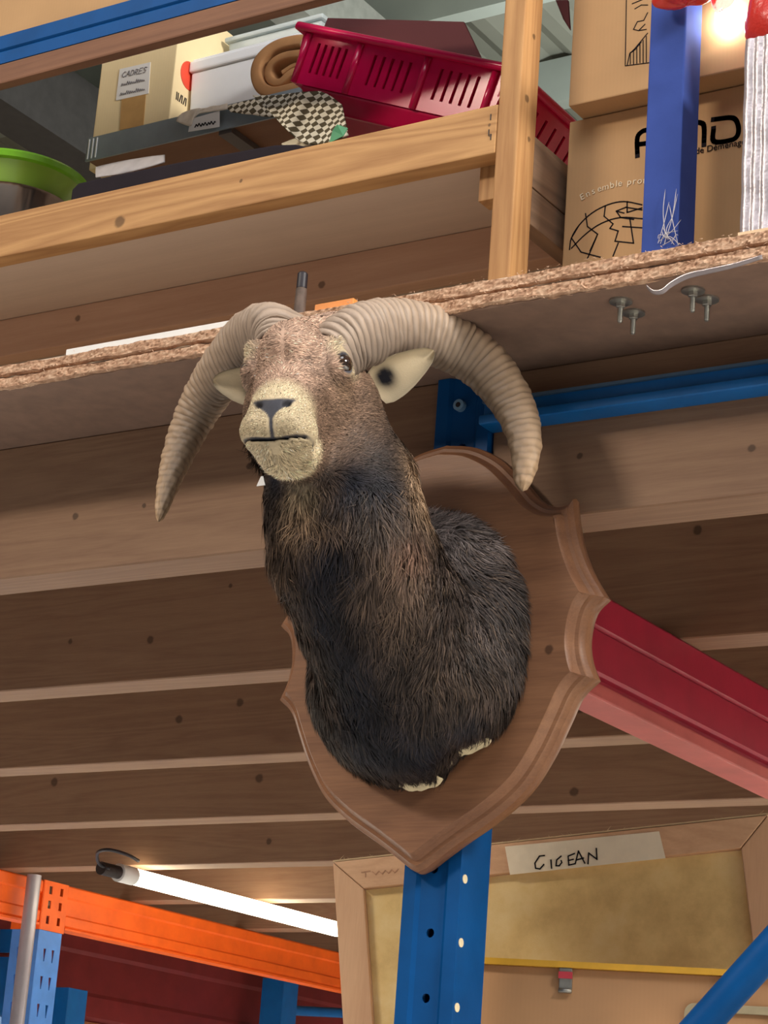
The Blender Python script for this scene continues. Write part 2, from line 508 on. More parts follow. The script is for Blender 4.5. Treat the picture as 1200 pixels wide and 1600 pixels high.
# ---- four bolts with big washers hanging under the deck
for i, (x, y) in enumerate([(970, 470), (990, 488), (1083, 453), (1105, 467)]):
    q = atz(x, y, DECK_B)
    t = thing('floor_bolt', (q[0], q[1], DECK_B - .03), ['front bolt of the left pair hanging under the deck', 'rear bolt of the left pair hanging under the deck', 'front bolt of the right pair hanging under the deck', 'rear bolt of the right pair hanging under the deck'][i], 'bolt', 'bolts with big washers under the deck')
    MB().lathe((q[0], q[1], DECK_B), [(.0135, 0), (.0135, -.0022), (.006, -.003)], 24).build('washer', M['steel'], t, smooth=True, auto=.5)
    MB().lathe((q[0], q[1], DECK_B), [(.0058, -.0024), (.0058, -.008), (.005, -.0085)], 6).build('nut', M['steel'], t)
    MB().lathe((q[0], q[1], DECK_B), [(.0032, -.008)] + [(.0032 - .0004 * (k % 2), -.0088 - .0008 * k) for k in range(22)] + [(.002, -.0275)], 12).build('threaded_rod', M['steel'], t, smooth=True, auto=.8)

# ---- roof seen through the upper shelf
roof = thing('ceiling', (-4, 6, 5.2), 'grey-green sheet metal roof high behind the shelf', None, kind='structure')
RZ = 5.25
mt = plain('roof_sheet', srgb(126, 128, 116), .7, 0, .18, 1.5)
mb = MB()
xs = np.linspace(-11, 1.0, 241); vs = []; 
for j, y in enumerate((3.2, 12.0)):
    for i, x in enumerate(xs):
        vs.append((x, y, RZ + (0.03 if (i // 2) % 2 else 0.0)))
mb.add(vs, [(i, i + 1, len(xs) + i + 1, len(xs) + i) for i in range(len(xs) - 1)])
mb.build('roof_sheet', mt, roof, fix=False)
for k in range(9):
    y = 3.9 + .62 * k
    MB().box((-11, y, RZ - .16), (1, y + .06, RZ - .002)).build('purlin', plain('zinc_purlin', srgb(140, 148, 140), .5, 0, .1, 3), roof)
a = atz(30, 136, RZ - .3); c = atz(132, 212, RZ - .3)
MB().box((a[0] - .10, 3.0, RZ - .42), (a[0] + .06, 12, RZ - .17)).build('rafter', plain('dark_rafter', srgb(70, 68, 66), .6), roof)
a = atz(470, 30, RZ - .3)
MB().box((a[0] - .02, 3.0, RZ - .36), (a[0] + .10, 12, RZ - .17)).build('rafter', plain('grey_rafter', srgb(128, 130, 122), .6), roof)
# ------------------------------------------------------------------ mounted mouflon head
TC = np.array([-1.411, 2.2895, 1.99])
troph = thing('mounted_sheep_head', TC, 'mounted brown wild sheep head with ridged curling horns on a wooden shield', 'hunting trophy')
SH_F, SH_O, SH_B = 2.250, 2.275, 2.2885     # shield front face, widest rim, back

# --- shield: outline of the right half measured on the rim plane, mirrored
half_px = [(700, 697), (745, 700), (785, 718), (812, 742), (828, 760), (845, 780), (866, 792), (886, 791), (900, 779)]
seg2 = [(900, 779), (903, 812), (910, 850), (925, 892), (950, 935)]
seg3 = [(950, 935), (929, 958), (920, 998), (923, 1032), (934, 1062)]
seg4 = [(934, 1062), (908, 1088), (888, 1130), (863, 1182), (828, 1236), (780, 1280), (720, 1322), (662, 1366)]
def to2(p):
    q = at(p[0], p[1], SH_O); return (q[0] - TC[0], q[2])
right = []
for sgm in (half_px, seg2, seg3, seg4):
    s2 = spline([to2(p) for p in sgm], 6)
    right += s2[:-1] if sgm is not seg4 else s2
right = [np.array(p) for p in right]
right[0][0] = 0.0; right[-1][0] = 0.0
outl = right[:-1] + [right[-1]] + [np.array((-p[0], p[1])) for p in right[-2:0:-1]]
outl = np.array(outl)
def inset(P, d):
    n = len(P); out = []
    for i in range(n):
        a = P[i] - P[i - 1]; b = P[(i + 1) % n] - P[i]
        na = np.array([a[1], -a[0]]); nb = np.array([b[1], -b[0]])
        na /= np.linalg.norm(na) + 1e-9; nb /= np.linalg.norm(nb) + 1e-9
        m = na + nb; L2 = m @ m
        out.append(P[i] - m * (2.0 / max(L2, .7)) * d)
    out = np.array(out)
    if abs(d) < 1e-6: return out
    # offset points that came too close to another stretch of the outline are drawn to the nearest sound neighbour
    A = P; B = np.roll(P, -1, 0); AB = B - A
    t = np.clip(((out[:, None] - A) * AB).sum(2) / (AB ** 2).sum(1), 0, 1)
    dist = np.sqrt((((A + t[..., None] * AB) - out[:, None]) ** 2).sum(2)).min(1)
    ok = dist > abs(d) * .97
    res = out.copy(); gi = np.nonzero(ok)[0]
    for i in np.nonzero(~ok)[0]:
        k = np.abs((gi - i + n // 2) % n - n // 2); res[i] = out[gi[np.argmin(k)]]
    return res
area = .5 * np.sum(outl[:, 0] * np.roll(outl[:, 1], -1) - np.roll(outl[:, 0], -1) * outl[:, 1])
if area > 0: outl = outl[::-1]                # clockwise so that the left normal points outward
sgn = -1.0
cc = outl.mean(0)
t_ = inset(outl, .01)
if np.abs(t_ - cc).sum() > np.abs(outl - cc).sum(): sgn = 1.0
ins = lambda d: inset(outl, d * (1 if sgn < 0 else -1))
layers = [(SH_B, .004), (SH_B - .003, .001), (SH_O, 0.0), (SH_O - .006, .0015), (SH_O - .009, .006), (SH_O - .012, .0075), (SH_O - .013, .012), (SH_F + .006, .0155), (SH_F + .0015, .0175), (SH_F, .019), (SH_F, .0200)]
mb = MB(); n = len(outl); vs = []
for Y, d in layers:
    P = ins(d)
    vs += [(TC[0] + p[0], Y, p[1]) for p in P]
fs = []
for k in range(len(layers) - 1):
    for i in range(n):
        fs.append((k * n + i, k * n + (i + 1) % n, (k + 1) * n + (i + 1) % n, (k + 1) * n + i))
for k0, Pf in (((len(layers) - 1) * n, ins(layers[-1][1])), (0, ins(layers[0][1]))):
    ids = [i for i in range(n) if np.linalg.norm(Pf[i] - Pf[i - 1]) > 1e-7]
    tri = tessellate_polygon([[Vector((Pf[i][0], Pf[i][1], 0)) for i in ids]])
    fs += [tuple(k0 + ids[i] for i in q) for q in tri]
mb.add(vs, fs)
sm = wood('shield_oak', srgb(106, 70, 50), srgb(170, 122, 86), 0, 7, [(to2((873, 1022))[0], to2((873, 1022))[1] - 2.258, .006), (to2((690, 985))[0], .01, .004)], 0.42, 2.2, 0.28)
shield = mb.build('shield', sm, troph, smooth=True, auto=.7)

def sst(x, a, b):
    t = np.clip((x - a) / (b - a), 0, 1); return t * t * (3 - 2 * t)
# --- head frame
AZ, ROLL = math.radians(21), math.radians(4)
E0 = at(465, 568, 1.95)
FH = np.array([math.sin(AZ), -math.cos(AZ), 0]); R0 = np.array([math.cos(AZ), math.sin(AZ), 0]); U0 = np.array([0, 0, 1.0])
RH = R0 * math.cos(ROLL) + U0 * math.sin(ROLL); UH = U0 * math.cos(ROLL) - R0 * math.sin(ROLL)
HB = np.stack([RH, FH, UH])                    # head coords = HB @ (world - E0)
def H(r, a, z): return E0 + RH * r + FH * a + UH * z
def toH(P): return (P - E0) @ HB.T

# --- body as one implicit surface, meshed with surface nets on a graded grid
def axis_grid(a, f0, f1, b, fine, coarse):
    return np.concatenate([np.arange(a, f0, coarse), np.arange(f0, f1, fine), np.arange(f1, b, coarse)])
GX = axis_grid(-1.66, -1.530, -1.285, -1.19, .0019, .0045)
GY = axis_grid(1.78, 1.785, 2.06, 2.275, .0019, .0045)
GZ = axis_grid(2.03, 2.37, 2.615, 2.64, .0019, .0045)
FLD = np.full((len(GX), len(GY), len(GZ)), .12, np.float32)
def block(lo, hi):
    s = []
    for g, a, b in zip((GX, GY, GZ), lo, hi):
        s.append(slice(max(0, np.searchsorted(g, a) - 1), min(len(g), np.searchsorted(g, b) + 1)))
    x = GX[s[0]][:, None, None].astype(np.float32); y = GY[s[1]][None, :, None].astype(np.float32); z = GZ[s[2]][None, None, :].astype(np.float32)
    return tuple(s), x, y, z
def put(s, d, k, op='u'):
    a = FLD[s]
    if op == 'u':
        h = np.clip(.5 + .5 * (a - d) / k, 0, 1); FLD[s] = a + (d - a) * h - k * h * (1 - h)
    else:
        d = -d
        h = np.clip(.5 - .5 * (a - d) / k, 0, 1); FLD[s] = a + (d - a) * h + k * h * (1 - h)
def cone(p, q, r0, r1, k=.03, op='u', sq=(1, 1, 1)):
    p = np.array(p, float); q = np.array(q, float); m = max(r0, r1) + .05
    s, x, y, z = block(np.minimum(p, q) - m, np.maximum(p, q) + m)
    d = q - p; L2 = d @ d
    t = np.clip(((x - p[0]) * d[0] + (y - p[1]) * d[1] + (z - p[2]) * d[2]) / L2, 0, 1)
    dist = np.sqrt((x - p[0] - t * d[0]) ** 2 + (y - p[1] - t * d[1]) ** 2 + (z - p[2] - t * d[2]) ** 2) - (r0 + (r1 - r0) * t)
    put(s, dist.astype(np.float32), k, op)
def ell(c, rad, k=.02, op='u', ax=None):
    c = np.array(c, float); rad = np.array(rad, float); m = rad.max() + .05
    s, x, y, z = block(c - m, c + m)
    A = np.eye(3) if ax is None else np.array(ax)
    u = [(x - c[0]) * A[i][0] + (y - c[1]) * A[i][1] + (z - c[2]) * A[i][2] for i in range(3)]
    k0 = np.sqrt(sum((u[i] / rad[i]) ** 2 for i in range(3))); k1 = np.sqrt(sum((u[i] / rad[i] ** 2) ** 2 for i in range(3)))
    put(s, (k0 * (k0 - 1) / (k1 + 1e-6)).astype(np.float32), k, op)
HA = (RH, FH, UH)
# shoulder block and neck
ell((-1.421, 2.262, 2.262), (.150, .085, .168), .03)
ell((-1.408, 2.215, 2.205), (.122, .085, .100), .04)
cone((-1.396, 2.192, 2.205), (-1.400, 2.122, 2.275), .086, .083, .04)
cone((-1.401, 2.118, 2.278), (-1.404, 2.064, 2.337), .083, .082, .04)
cone((-1.405, 2.062, 2.335), (-1.412, 2.045, 2.40), .083, .076, .03)
cone((-1.412, 2.045, 2.40), H(0, -.075, -.035), .076, .062, .03)
# head
ell(H(0, -.045, .012), (.059, .072, .056), .025, ax=HA)
cone(H(0, -.03, -.012), H(0, .078, -.090), .056, .034, .02)
ell(H(0, .02, .0), (.036, .055, .038), .02, ax=HA)
cone(H(0, -.055, -.062), H(0, .045, -.112), .048, .026, .025)
for s_ in (-1, 1):
    ell(H(.033 * s_, -.035, -.055), (.022, .045, .035), .025, ax=HA)
    ell(H(.042 * s_, -.078, -.034), (.038, .042, .052), .025, ax=HA)        # temple and jaw corner
    ell(H(.044 * s_, .004, -.007), (.0195, .028, .023), .014, ax=HA)
    ell(H(.046 * s_, .006, .0165), (.013, .020, .007), .010, ax=HA)         # brow
    ell(H(.048 * s_, .012, -.018), (.010, .022, .010), .014, ax=HA)         # lower lid / tear ridge
    ell(H(.036 * s_, -.045, .052), (.030, .030, .024), .02, ax=HA)          # horn pedicle
    ell(H(.019 * s_, .083, -.113), (.0225, .035, .021), .014, ax=HA)        # upper lip pads
ell(H(0, .094, -.094), (.024, .022, .016), .01, ax=HA)                      # nose pad
ell(H(0, .080, -.113), (.036, .037, .022), .01, ax=HA)
ell(H(0, .060, -.1285), (.031, .044, .0150), .006, ax=HA)                   # chin
ell(H(0, .018, -.120), (.030, .045, .020), .02, ax=HA)
EN = {s_: (RH * .66 * s_ + FH * .74 - UH * .10) / np.linalg.norm([.66, .74, .10]) for s_ in (-1, 1)}
EB = {s_: H(.0520 * s_, .007, -.008) for s_ in (-1, 1)}
EYEC = {s_: EB[s_] + EN[s_] * .010 for s_ in (-1, 1)}
def mouth_z(r): return -.1290 + .0045 * (np.abs(r) / .04) ** 2
for s_ in (-1, 1):
    er = EN[s_]; ex = FH - er * (FH @ er) - UH * .22; ex = ex - er * (ex @ er); ex /= np.linalg.norm(ex); ez = np.cross(er, ex)
    ell(EB[s_] + er * .0145, (.0105, .0165, .0105), .004, 'd', (er, ex, ez))
    ell(H(.0165 * s_, .112, -.092), (.0062, .007, .0035), .003, 'd', (RH * .9 + UH * .43 * s_, FH, UH * .9 - RH * .43 * s_))
# mouth slit: a thin curved slot cut 6 mm into the lips
lo_, hi_ = H(0, .07, -.125) - .075, H(0, .07, -.125) + .075
sl_, x, y, z = block(lo_, hi_)
u = [(x - E0[0]) * A_[0] + (y - E0[1]) * A_[1] + (z - E0[2]) * A_[2] for A_ in HA]
slot = np.maximum.reduce([np.abs(u[2] - mouth_z(u[0])) - .0010 + .0016 * sst(np.abs(u[0]), .031, .040), .055 - u[1] + .25 * np.maximum(0, np.abs(u[0]) - .03), -(FLD[sl_] + .006)])
put(sl_, slot.astype(np.float32), .0012, 'd')
for i in range(4):
    cone(H(0, .121 - .001 * i, -.101 - .0065 * i), H(0, .121 - .001 * (i + 1), -.101 - .0065 * (i + 1)), .0018, .0018, .002, 'd')
_c = at(772, 1216, 2.25)
ell((_c[0], 2.235, _c[2]), (.062, .075, .046), .02, 'd')
FLD[:] = np.maximum(FLD, (GY[None, :, None] - (SH_F - .0003)).astype(np.float32))

def surface_nets(F, gx, gy, gz):
    nx, ny, nz = F.shape
    S = F < 0
    cnt = np.zeros((nx - 1, ny - 1, nz - 1), np.int8)
    for i in (0, 1):
        for j in (0, 1):
            for k in (0, 1):
                cnt += S[i:nx - 1 + i, j:ny - 1 + j, k:nz - 1 + k]
    I, J, K = np.nonzero((cnt > 0) & (cnt < 8))
    idx = -np.ones(cnt.shape, np.int32); idx[I, J, K] = np.arange(len(I))
    acc = np.zeros((len(I), 3)); num = np.zeros(len(I))
    G = (gx, gy, gz)
    corners = [(i, j, k) for i in (0, 1) for j in (0, 1) for k in (0, 1)]
    for a in corners:
        for ax in range(3):
            if a[ax]: continue
            b = list(a); b[ax] = 1
            va = F[I + a[0], J + a[1], K + a[2]]; vb = F[I + b[0], J + b[1], K + b[2]]
            m = (va < 0) != (vb < 0)
            t = np.where(m, va / (va - vb + 1e-20), 0)
            p = np.stack([gx[I + a[0]], gy[J + a[1]], gz[K + a[2]]], 1)
            st = (G[ax][np.array((I, J, K)[ax]) + 1] - G[ax][(I, J, K)[ax]]) * t
            p[:, ax] += st
            acc += p * m[:, None]; num += m
    V = acc / num[:, None]
    Fc = []
    for ax in range(3):
        sl0 = [slice(1, -1)] * 3; sl0[ax] = slice(0, -1); sl1 = [slice(1, -1)] * 3; sl1[ax] = slice(1, None)
        A = S[tuple(sl0)]; B = S[tuple(sl1)]
        i, j, k = np.nonzero(A != B); inside = A[i, j, k]
        o = [i, j, k]
        for q in range(3):
            if q != ax: o[q] = o[q] + 1
        o1, o2 = [q for q in range(3) if q != ax]
        def cell(d1, d2):
            c = [o[0].copy(), o[1].copy(), o[2].copy()]; c[o1] = c[o1] - d1; c[o2] = c[o2] - d2
            return idx[c[0], c[1], c[2]]
        q = np.stack([cell(0, 0), cell(1, 0), cell(1, 1), cell(0, 1)], 1)
        flip = inside if ax != 1 else ~inside
        q[~flip] = q[~flip][:, ::-1]
        Fc.append(q)
    return V, np.concatenate(Fc)
BV, BF = surface_nets(FLD, GX, GY, GZ)
del FLD
def normals(V, Fq):
    n = np.cross(V[Fq[:, 2]] - V[Fq[:, 0]], V[Fq[:, 3]] - V[Fq[:, 1]])
    out = np.zeros_like(V)
    for i in range(4): np.add.at(out, Fq[:, i], n)
    return out / (np.linalg.norm(out, axis=1, keepdims=True) + 1e-12)
# two light smoothing passes
for _ in range(2):
    acc = np.zeros_like(BV); cn = np.zeros(len(BV))
    for i in range(4):
        for j in (1, 3):
            np.add.at(acc, BF[:, i], BV[BF[:, (i + j) % 4]]); np.add.at(cn, BF[:, i], 1)
    BV = BV * .5 + .5 * acc / cn[:, None]
BN = normals(BV, BF)
if (BN * (BV - BV.mean(0))).sum() < 0:
    BF = BF[:, ::-1]; BN = -BN
bvh = BVHTree.FromPolygons([tuple(v) for v in BV], [tuple(f) for f in BF])
def hit(x, y):
    d = Vector(ray(x, y)).normalized()
    q, _n, _i, _d = bvh.ray_cast(Vector(EYE), d)
    return np.array(q) if q is not None else None

# --- coat colours as soft 3D patches on the hide
def lerp(a, b, t): return a * (1 - t[:, None]) + np.array(b)[None, :] * t[:, None]
BLK = np.array((.010, .011, .017)); DKB = np.array((.036, .025, .020)); MID = np.array((.105, .066, .044)); TAN = np.array((.31, .20, .12))
RED = np.array((.46, .305, .22)); CRM = np.array((.56, .45, .285)); GRY = np.array((.11, .088, .080)); PALE = np.array((.50, .41, .37)); NOSE = np.array((.045, .045, .055))
patches = [
    # px, py, radius (m), colour, weight, mirrored on the other side
    (700, 860, .060, DKB * 1.3, .7, 1), (620, 900, .05, MID * .8, .6, 1), (640, 850, .03, RED * .45, .5, 1),
    (560, 850, .035, MID * .7, .5, 1), (740, 950, .06, GRY * .55, .8, 1), (640, 740, .04, TAN * .8, .9, 1), (655, 780, .035, TAN * .75, .9, 1), (610, 690, .03, MID * .9, .8, 1),
    (690, 808, .042, PALE * 1.0, .95, 0), (728, 838, .038, PALE * .75, .85, 0), (740, 850, .03, GRY * 1.2, .7, 0), (620, 960, .03, MID * .8, .6, 0), (540, 960, .02, MID * .6, .5, 0), (780, 900, .03, GRY * .9, .6, 0), (790, 1040, .03, GRY * .7, .6, 0),
    (640, 1040, .05, DKB * .8, .7, 0), (720, 1060, .04, MID * .45, .6, 0),
    (520, 860, .034, BLK, 1.0, 0), (500, 910, .032, BLK, 1.0, 0), (515, 960, .030, BLK, 1.0, 0), (535, 1010, .032, BLK, 1.0, 0), (550, 1060, .034, BLK, 1.0, 0), (560, 1110, .04, BLK, 1.0, 0), (600, 1160, .045, BLK, 1.0, 0), (660, 1170, .04, BLK, .9, 0), (560, 1165, .03, BLK, .9, 0), (730, 1120, .025, BLK, .8, 0),
    (440, 880, .020, MID * .8, .9, 0), (436, 820, .018, MID * .6, .8, 0), (445, 930, .016, MID * .6, .7, 0), (560, 900, .016, MID * .6, .4, 0),
]
PATCH3 = []
for x, y, r, c, w, mir in patches:
    q = hit(x, y)
    if q is None: continue
    PATCH3.append((q, r, np.array(c), w))
    if mir:
        q2 = q.copy(); q2[0] = 2 * TC[0] - q2[0]; PATCH3.append((q2, r, np.array(c), w))
THROAT3 = []
throat = [(472, 770, .016, CRM * .45, .9), (470, 800, .020, TAN * .75, .9), (505, 815, .014, MID, .7), (545, 800, .014, MID * .9, .6), (432, 748, .017, BLK, 1), (428, 778, .012, DKB * .6, .9), (590, 762, .030, BLK, 1), (545, 752, .022, BLK, 1), (575, 800, .02, DKB * .7, .8), (505, 742, .012, DKB * .5, .8), (600, 715, .022, DKB * .8, .7), (640, 730, .026, TAN * .9, .9), (652, 775, .030, TAN * .85, .9), (618, 680, .022, TAN * .75, .8), (600, 800, .02, MID * .9, .5), (640, 850, .024, np.array((.17, .085, .055)), .6)]
for x, y, r, c, w in throat:
    q = hit(x, y)
    if q is not None: THROAT3.append((q, r, np.array(c), w))
def coat(P):
    C = np.tile(DKB, (len(P), 1)).astype(float)
    for q, r, c, w in PATCH3:
        d2 = ((P - q) ** 2).sum(1)
        C = lerp(C, c, w * np.exp(-d2 / (r * r) * 1.1))
    nz_ = np.sin(P[:, 0] * 61 + 2.1 * np.sin(P[:, 2] * 47)) * np.sin(P[:, 2] * 53 + 1.7 * np.sin(P[:, 1] * 58)) + .7 * np.sin(P[:, 0] * 131 + P[:, 2] * 97 + 2 * np.sin(P[:, 1] * 120)) * np.sin(P[:, 1] * 117 - P[:, 2] * 90)
    C = C * np.exp(.38 * nz_)[:, None]
    h = toH(P); r, a, z = h[:, 0], h[:, 1], h[:, 2]
    s = a * .77 - z * .64; u = a * .64 + z * .77          # along the face / above it
    head = sst(z, -.175, -.115) * sst(a + .35 * z, -.115, -.085)
    face = lerp(np.tile(MID * 1.75, (len(P), 1)), RED * 1.0, sst(u, -.02, .03))
    face = lerp(face, MID * .8, sst(-u, .03, .075) * sst(-s, -.06, .02) * .7)
    face = lerp(face, DKB * 1.1, sst(-u, .065, .10) * sst(-a, -.03, .04))
    face = face * np.exp(.20 * nz_)[:, None]
    C = C * (1 - head[:, None]) + face * head[:, None]
    for q, rr_, c, w in THROAT3:
        C = lerp(C, c, w * np.exp(-((P - q) ** 2).sum(1) / (rr_ * rr_) * 1.1) * (1 - sst(a, .03, .05)))
    crown = sst(z, .025, .05) * sst(-a, -.01, .05)
    C = lerp(C, RED * .9 + .05, crown * .8 * head)
    er = np.minimum(np.linalg.norm((h - np.array([.054, .002, .002])) / np.array([1, 1.25, .85]), axis=1), np.linalg.norm((h - np.array([-.054, .002, .002])) / np.array([1, 1.25, .85]), axis=1))
    C = lerp(C, CRM * .85, (1 - sst(er, .018, .036)) * .95)
    tear = np.exp(-(((np.abs(r) - .045) / .012) ** 2 + ((a - .0) / .02) ** 2 + ((z + .035) / .018) ** 2)); C = lerp(C, TAN, tear * .6)
    muz = sst(s, .092, .122) * sst(z, -.168, -.15) * sst(a, .0, .03); C = lerp(C, CRM, muz)
    chin = sst(a, .012, .035) * sst(-z, .100, .116); C = lerp(C, CRM * 1.22, chin * (1 - sst(-z, .152, .166)))  # chin cream brightened in colour to make up for weak light there
    C = lerp(C, CRM * .9, sst(a, .045, .07) * sst(-z, .085, .10) * (1 - sst(-z, .155, .168)))
    # nose leather: a dark T with the groove down to the lip
    tz = np.clip((-.0865 - z) / .020, 0, 1)
    nz = (1 - sst(np.abs(r) - .0235 * (1 - tz) ** .8, -.0015, .0022)) * sst(-z, .0850 - .10 * np.abs(r), .0885 - .10 * np.abs(r)) * (1 - sst(-z, .104, .108)) * sst(a, .094, .101)
    stem = (1 - sst(np.abs(r) - .006 * np.clip((z + .110) / .012, 0, 1), .0012, .0034)) * sst(a, .098, .104) * sst(z, -.132, -.127) * (1 - sst(z, -.098, -.092))
    C = lerp(C, NOSE, np.clip(nz + stem, 0, 1))
    md = np.where(a > .053, np.abs(z - mouth_z(r)), 9.0)
    C = lerp(C, NOSE * .8, (1 - sst(md, .0007, .0017)) * (1 - sst(np.abs(r), .033, .041)))
    lid = np.minimum(np.linalg.norm((P - EYEC[1]) * np.array([1, 1, 1.25]), axis=1), np.linalg.norm((P - EYEC[-1]) * np.array([1, 1, 1.25]), axis=1))
    C = lerp(C, NOSE * 1.5, 1 - sst(lid, .0135, .0175))
    return np.clip(C, 0, 1)

def np_mesh(name, V, F, mat, parent, cols=None, nrm=None, smooth=True):
    c = (V.min(0) + V.max(0)) / 2
    me = bpy.data.meshes.new(name)
    k = F.shape[1]
    me.vertices.add(len(V)); me.vertices.foreach_set('co', (V - c).astype(np.float32).ravel())
    me.loops.add(F.size); me.loops.foreach_set('vertex_index', F.astype(np.int32).ravel())
    me.polygons.add(len(F)); me.polygons.foreach_set('loop_start', np.arange(0, F.size, k, dtype=np.int32))
    me.update(calc_edges=True); me.validate()
    if smooth: me.polygons.foreach_set('use_smooth', np.ones(len(me.polygons), bool))
    if cols is not None:
        at_ = me.color_attributes.new('coat', 'FLOAT_COLOR', 'POINT')
        at_.data.foreach_set('color', np.concatenate([cols, np.ones((len(cols), 1))], 1).astype(np.float32).ravel())
    if nrm is not None:
        me.normals_split_custom_set_from_vertices(nrm.astype(np.float32))
    me.materials.append(mat)
    o = bpy.data.objects.new(name, me); COL.objects.link(o)
    o.parent = parent; o.location = Vector(c) - wloc(parent)
    return o
def coat_mat(name, rough, spec, sheen=0.0):
    m, nt, b = new_mat(name)
    a_ = N(nt, 'ShaderNodeAttribute', attribute_name='coat')
    L(nt, a_.outputs['Color'], b.inputs['Base Color'])
    b.inputs['Roughness'].default_value = rough; b.inputs['Specular IOR Level'].default_value = spec
    bump(nt, b, noise(nt, coords(nt), 500, 3), .25, .001)
    return m
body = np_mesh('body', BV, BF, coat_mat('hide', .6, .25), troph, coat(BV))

# --- fur
rg = np.random.default_rng(11)
tri = np.concatenate([BF[:, [0, 1, 2]], BF[:, [0, 2, 3]]])
ar = .5 * np.linalg.norm(np.cross(BV[tri[:, 1]] - BV[tri[:, 0]], BV[tri[:, 2]] - BV[tri[:, 0]]), axis=1)
cen = BV[tri].mean(1); hc = toH(cen)
onhead = (sst(hc[:, 2], -.175, -.115) * sst(hc[:, 1] + .35 * hc[:, 2], -.115, -.085))
wgt = ar * (1 + 1.6 * onhead)
wgt[cen[:, 1] > SH_F - .003] = 0
NS = 150000
ti = rg.choice(len(tri), NS, p=wgt / wgt.sum())
b0 = rg.random((NS, 2)); fl = b0.sum(1) > 1; b0[fl] = 1 - b0[fl]
tv = tri[ti]
P0 = BV[tv[:, 0]] + b0[:, :1] * (BV[tv[:, 1]] - BV[tv[:, 0]]) + b0[:, 1:] * (BV[tv[:, 2]] - BV[tv[:, 0]])
Nn = BN[tv[:, 0]] * (1 - b0.sum(1, keepdims=True)) + BN[tv[:, 1]] * b0[:, :1] + BN[tv[:, 2]] * b0[:, 1:]
Nn /= np.linalg.norm(Nn, axis=1, keepdims=True)
h0 = toH(P0)
hd = sst(h0[:, 2], -.175, -.115) * sst(h0[:, 1] + .35 * h0[:, 2], -.12, -.08)
muzz = sst(h0[:, 1] * .77 - h0[:, 2] * .64, .075, .11) * hd
nose_k = ((np.abs(h0[:, 0]) < .0245 * (1 - np.clip((-.0865 - h0[:, 2]) / .020, 0, 1)) ** .8 + .001) & (h0[:, 2] < -.0855) & (h0[:, 1] > .094)).astype(float)
eyed = np.minimum(np.linalg.norm(P0 - EYEC[1], axis=1), np.linalg.norm(P0 - EYEC[-1], axis=1))
md = np.where(h0[:, 1] > .046, np.abs(h0[:, 2] - mouth_z(h0[:, 0])), 9.0)
stem_k = (np.abs(h0[:, 0]) < .004) & (h0[:, 1] > .09) & (h0[:, 2] < -.092)
keep = (nose_k < .5) & (eyed > .0175) & (md > .0030) & ~stem_k & (P0[:, 2] > 2.05)
P0, Nn, h0, hd, muzz = P0[keep], Nn[keep], h0[keep], hd[keep], muzz[keep]
NS = len(P0)
# lie of the coat: back along the face, then down the neck and out over the shoulder
down = np.tile(np.array([0.0, 0.10, -1.0]), (NS, 1))
back = np.tile(-FH * .8 + UH * .25, (NS, 1)); back += np.sign(h0[:, :1]) * RH * .35
flow = down * (1 - hd[:, None]) + back * hd[:, None]
sh = sst(P0[:, 1], 2.13, 2.22) * (1 - hd)
rad = P0 - np.array([TC[0], 0, 2.27]); rad[:, 1] = 0; rad /= np.linalg.norm(rad, axis=1, keepdims=True) + 1e-9
flow += sh[:, None] * (rad * .55 + np.array([0, .5, 0]))
clump = np.stack([np.sin(P0[:, 0] * 95 + 3 * np.sin(P0[:, 2] * 70)), np.cos(P0[:, 1] * 90 + 2 * np.sin(P0[:, 0] * 80)), np.sin(P0[:, 2] * 85 + 2.5 * np.cos(P0[:, 1] * 75))], 1)
flow += clump * (.28 - .17 * hd)[:, None] + rg.normal(size=(NS, 3)) * (.22 - .06 * hd)[:, None]
flow -= Nn * (flow * Nn).sum(1, keepdims=True)
flow /= np.linalg.norm(flow, axis=1, keepdims=True) + 1e-9
ln = (.022 + .006 * rg.random(NS)) * (1 - hd) + (.0060 + .0025 * rg.random(NS)) * hd
ln = ln * (1 - muzz * .55)
front = sst(-(P0[:, 1] - 2.06), -.02, .06) * (1 - hd)
ln *= 1 + .35 * front
ln *= .65 + .6 * rg.random(NS)
lift = (.26 + .18 * rg.random(NS)) * (1 - .35 * muzz) * (1 - .3 * hd)
d1 = flow + Nn * lift[:, None]; d1 /= np.linalg.norm(d1, axis=1, keepdims=True)
d2 = flow + Nn * (lift * .25)[:, None] + np.array([0, 0, -.15]) + clump * .12; d2 /= np.linalg.norm(d2, axis=1, keepdims=True)
p1 = P0 + d1 * (ln * .5)[:, None]; p2 = p1 + d2 * (ln * .5)[:, None]
p2[:, 1] = np.minimum(p2[:, 1], SH_F - .0008); p1[:, 1] = np.minimum(p1[:, 1], SH_F - .001)
Pr = P0 - Nn * .001
sd_ = np.cross(d1, Nn + rg.normal(size=(NS, 3)) * .5); sd_ /= np.linalg.norm(sd_, axis=1, keepdims=True) + 1e-9
wd = (.00060 * (1 - hd) + .00042 * hd) * (.7 + .6 * rg.random(NS))
wv = sd_ * wd[:, None]
FV = np.stack([Pr - wv, Pr + wv, p1 - wv * .8, p1 + wv * .8, p2], 1).reshape(-1, 3)
k5 = np.arange(NS)[:, None] * 5
FF = np.concatenate([k5 + np.array([[0, 1, 3]]), k5 + np.array([[0, 3, 2]]), k5 + np.array([[2, 3, 4]])])
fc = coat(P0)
var = np.exp(rg.normal(size=(NS, 1)) * .42)
lum = fc.mean(1)
tipc = (rg.random(NS) < .16) & (lum < .2) & (hd < .5)
fc = fc * var
light_mix = np.where(tipc, .35, 0)[:, None] * np.clip(lum / .05, .15, 1)[:, None]
fc = fc * (1 - light_mix) + TAN * .9 * light_mix
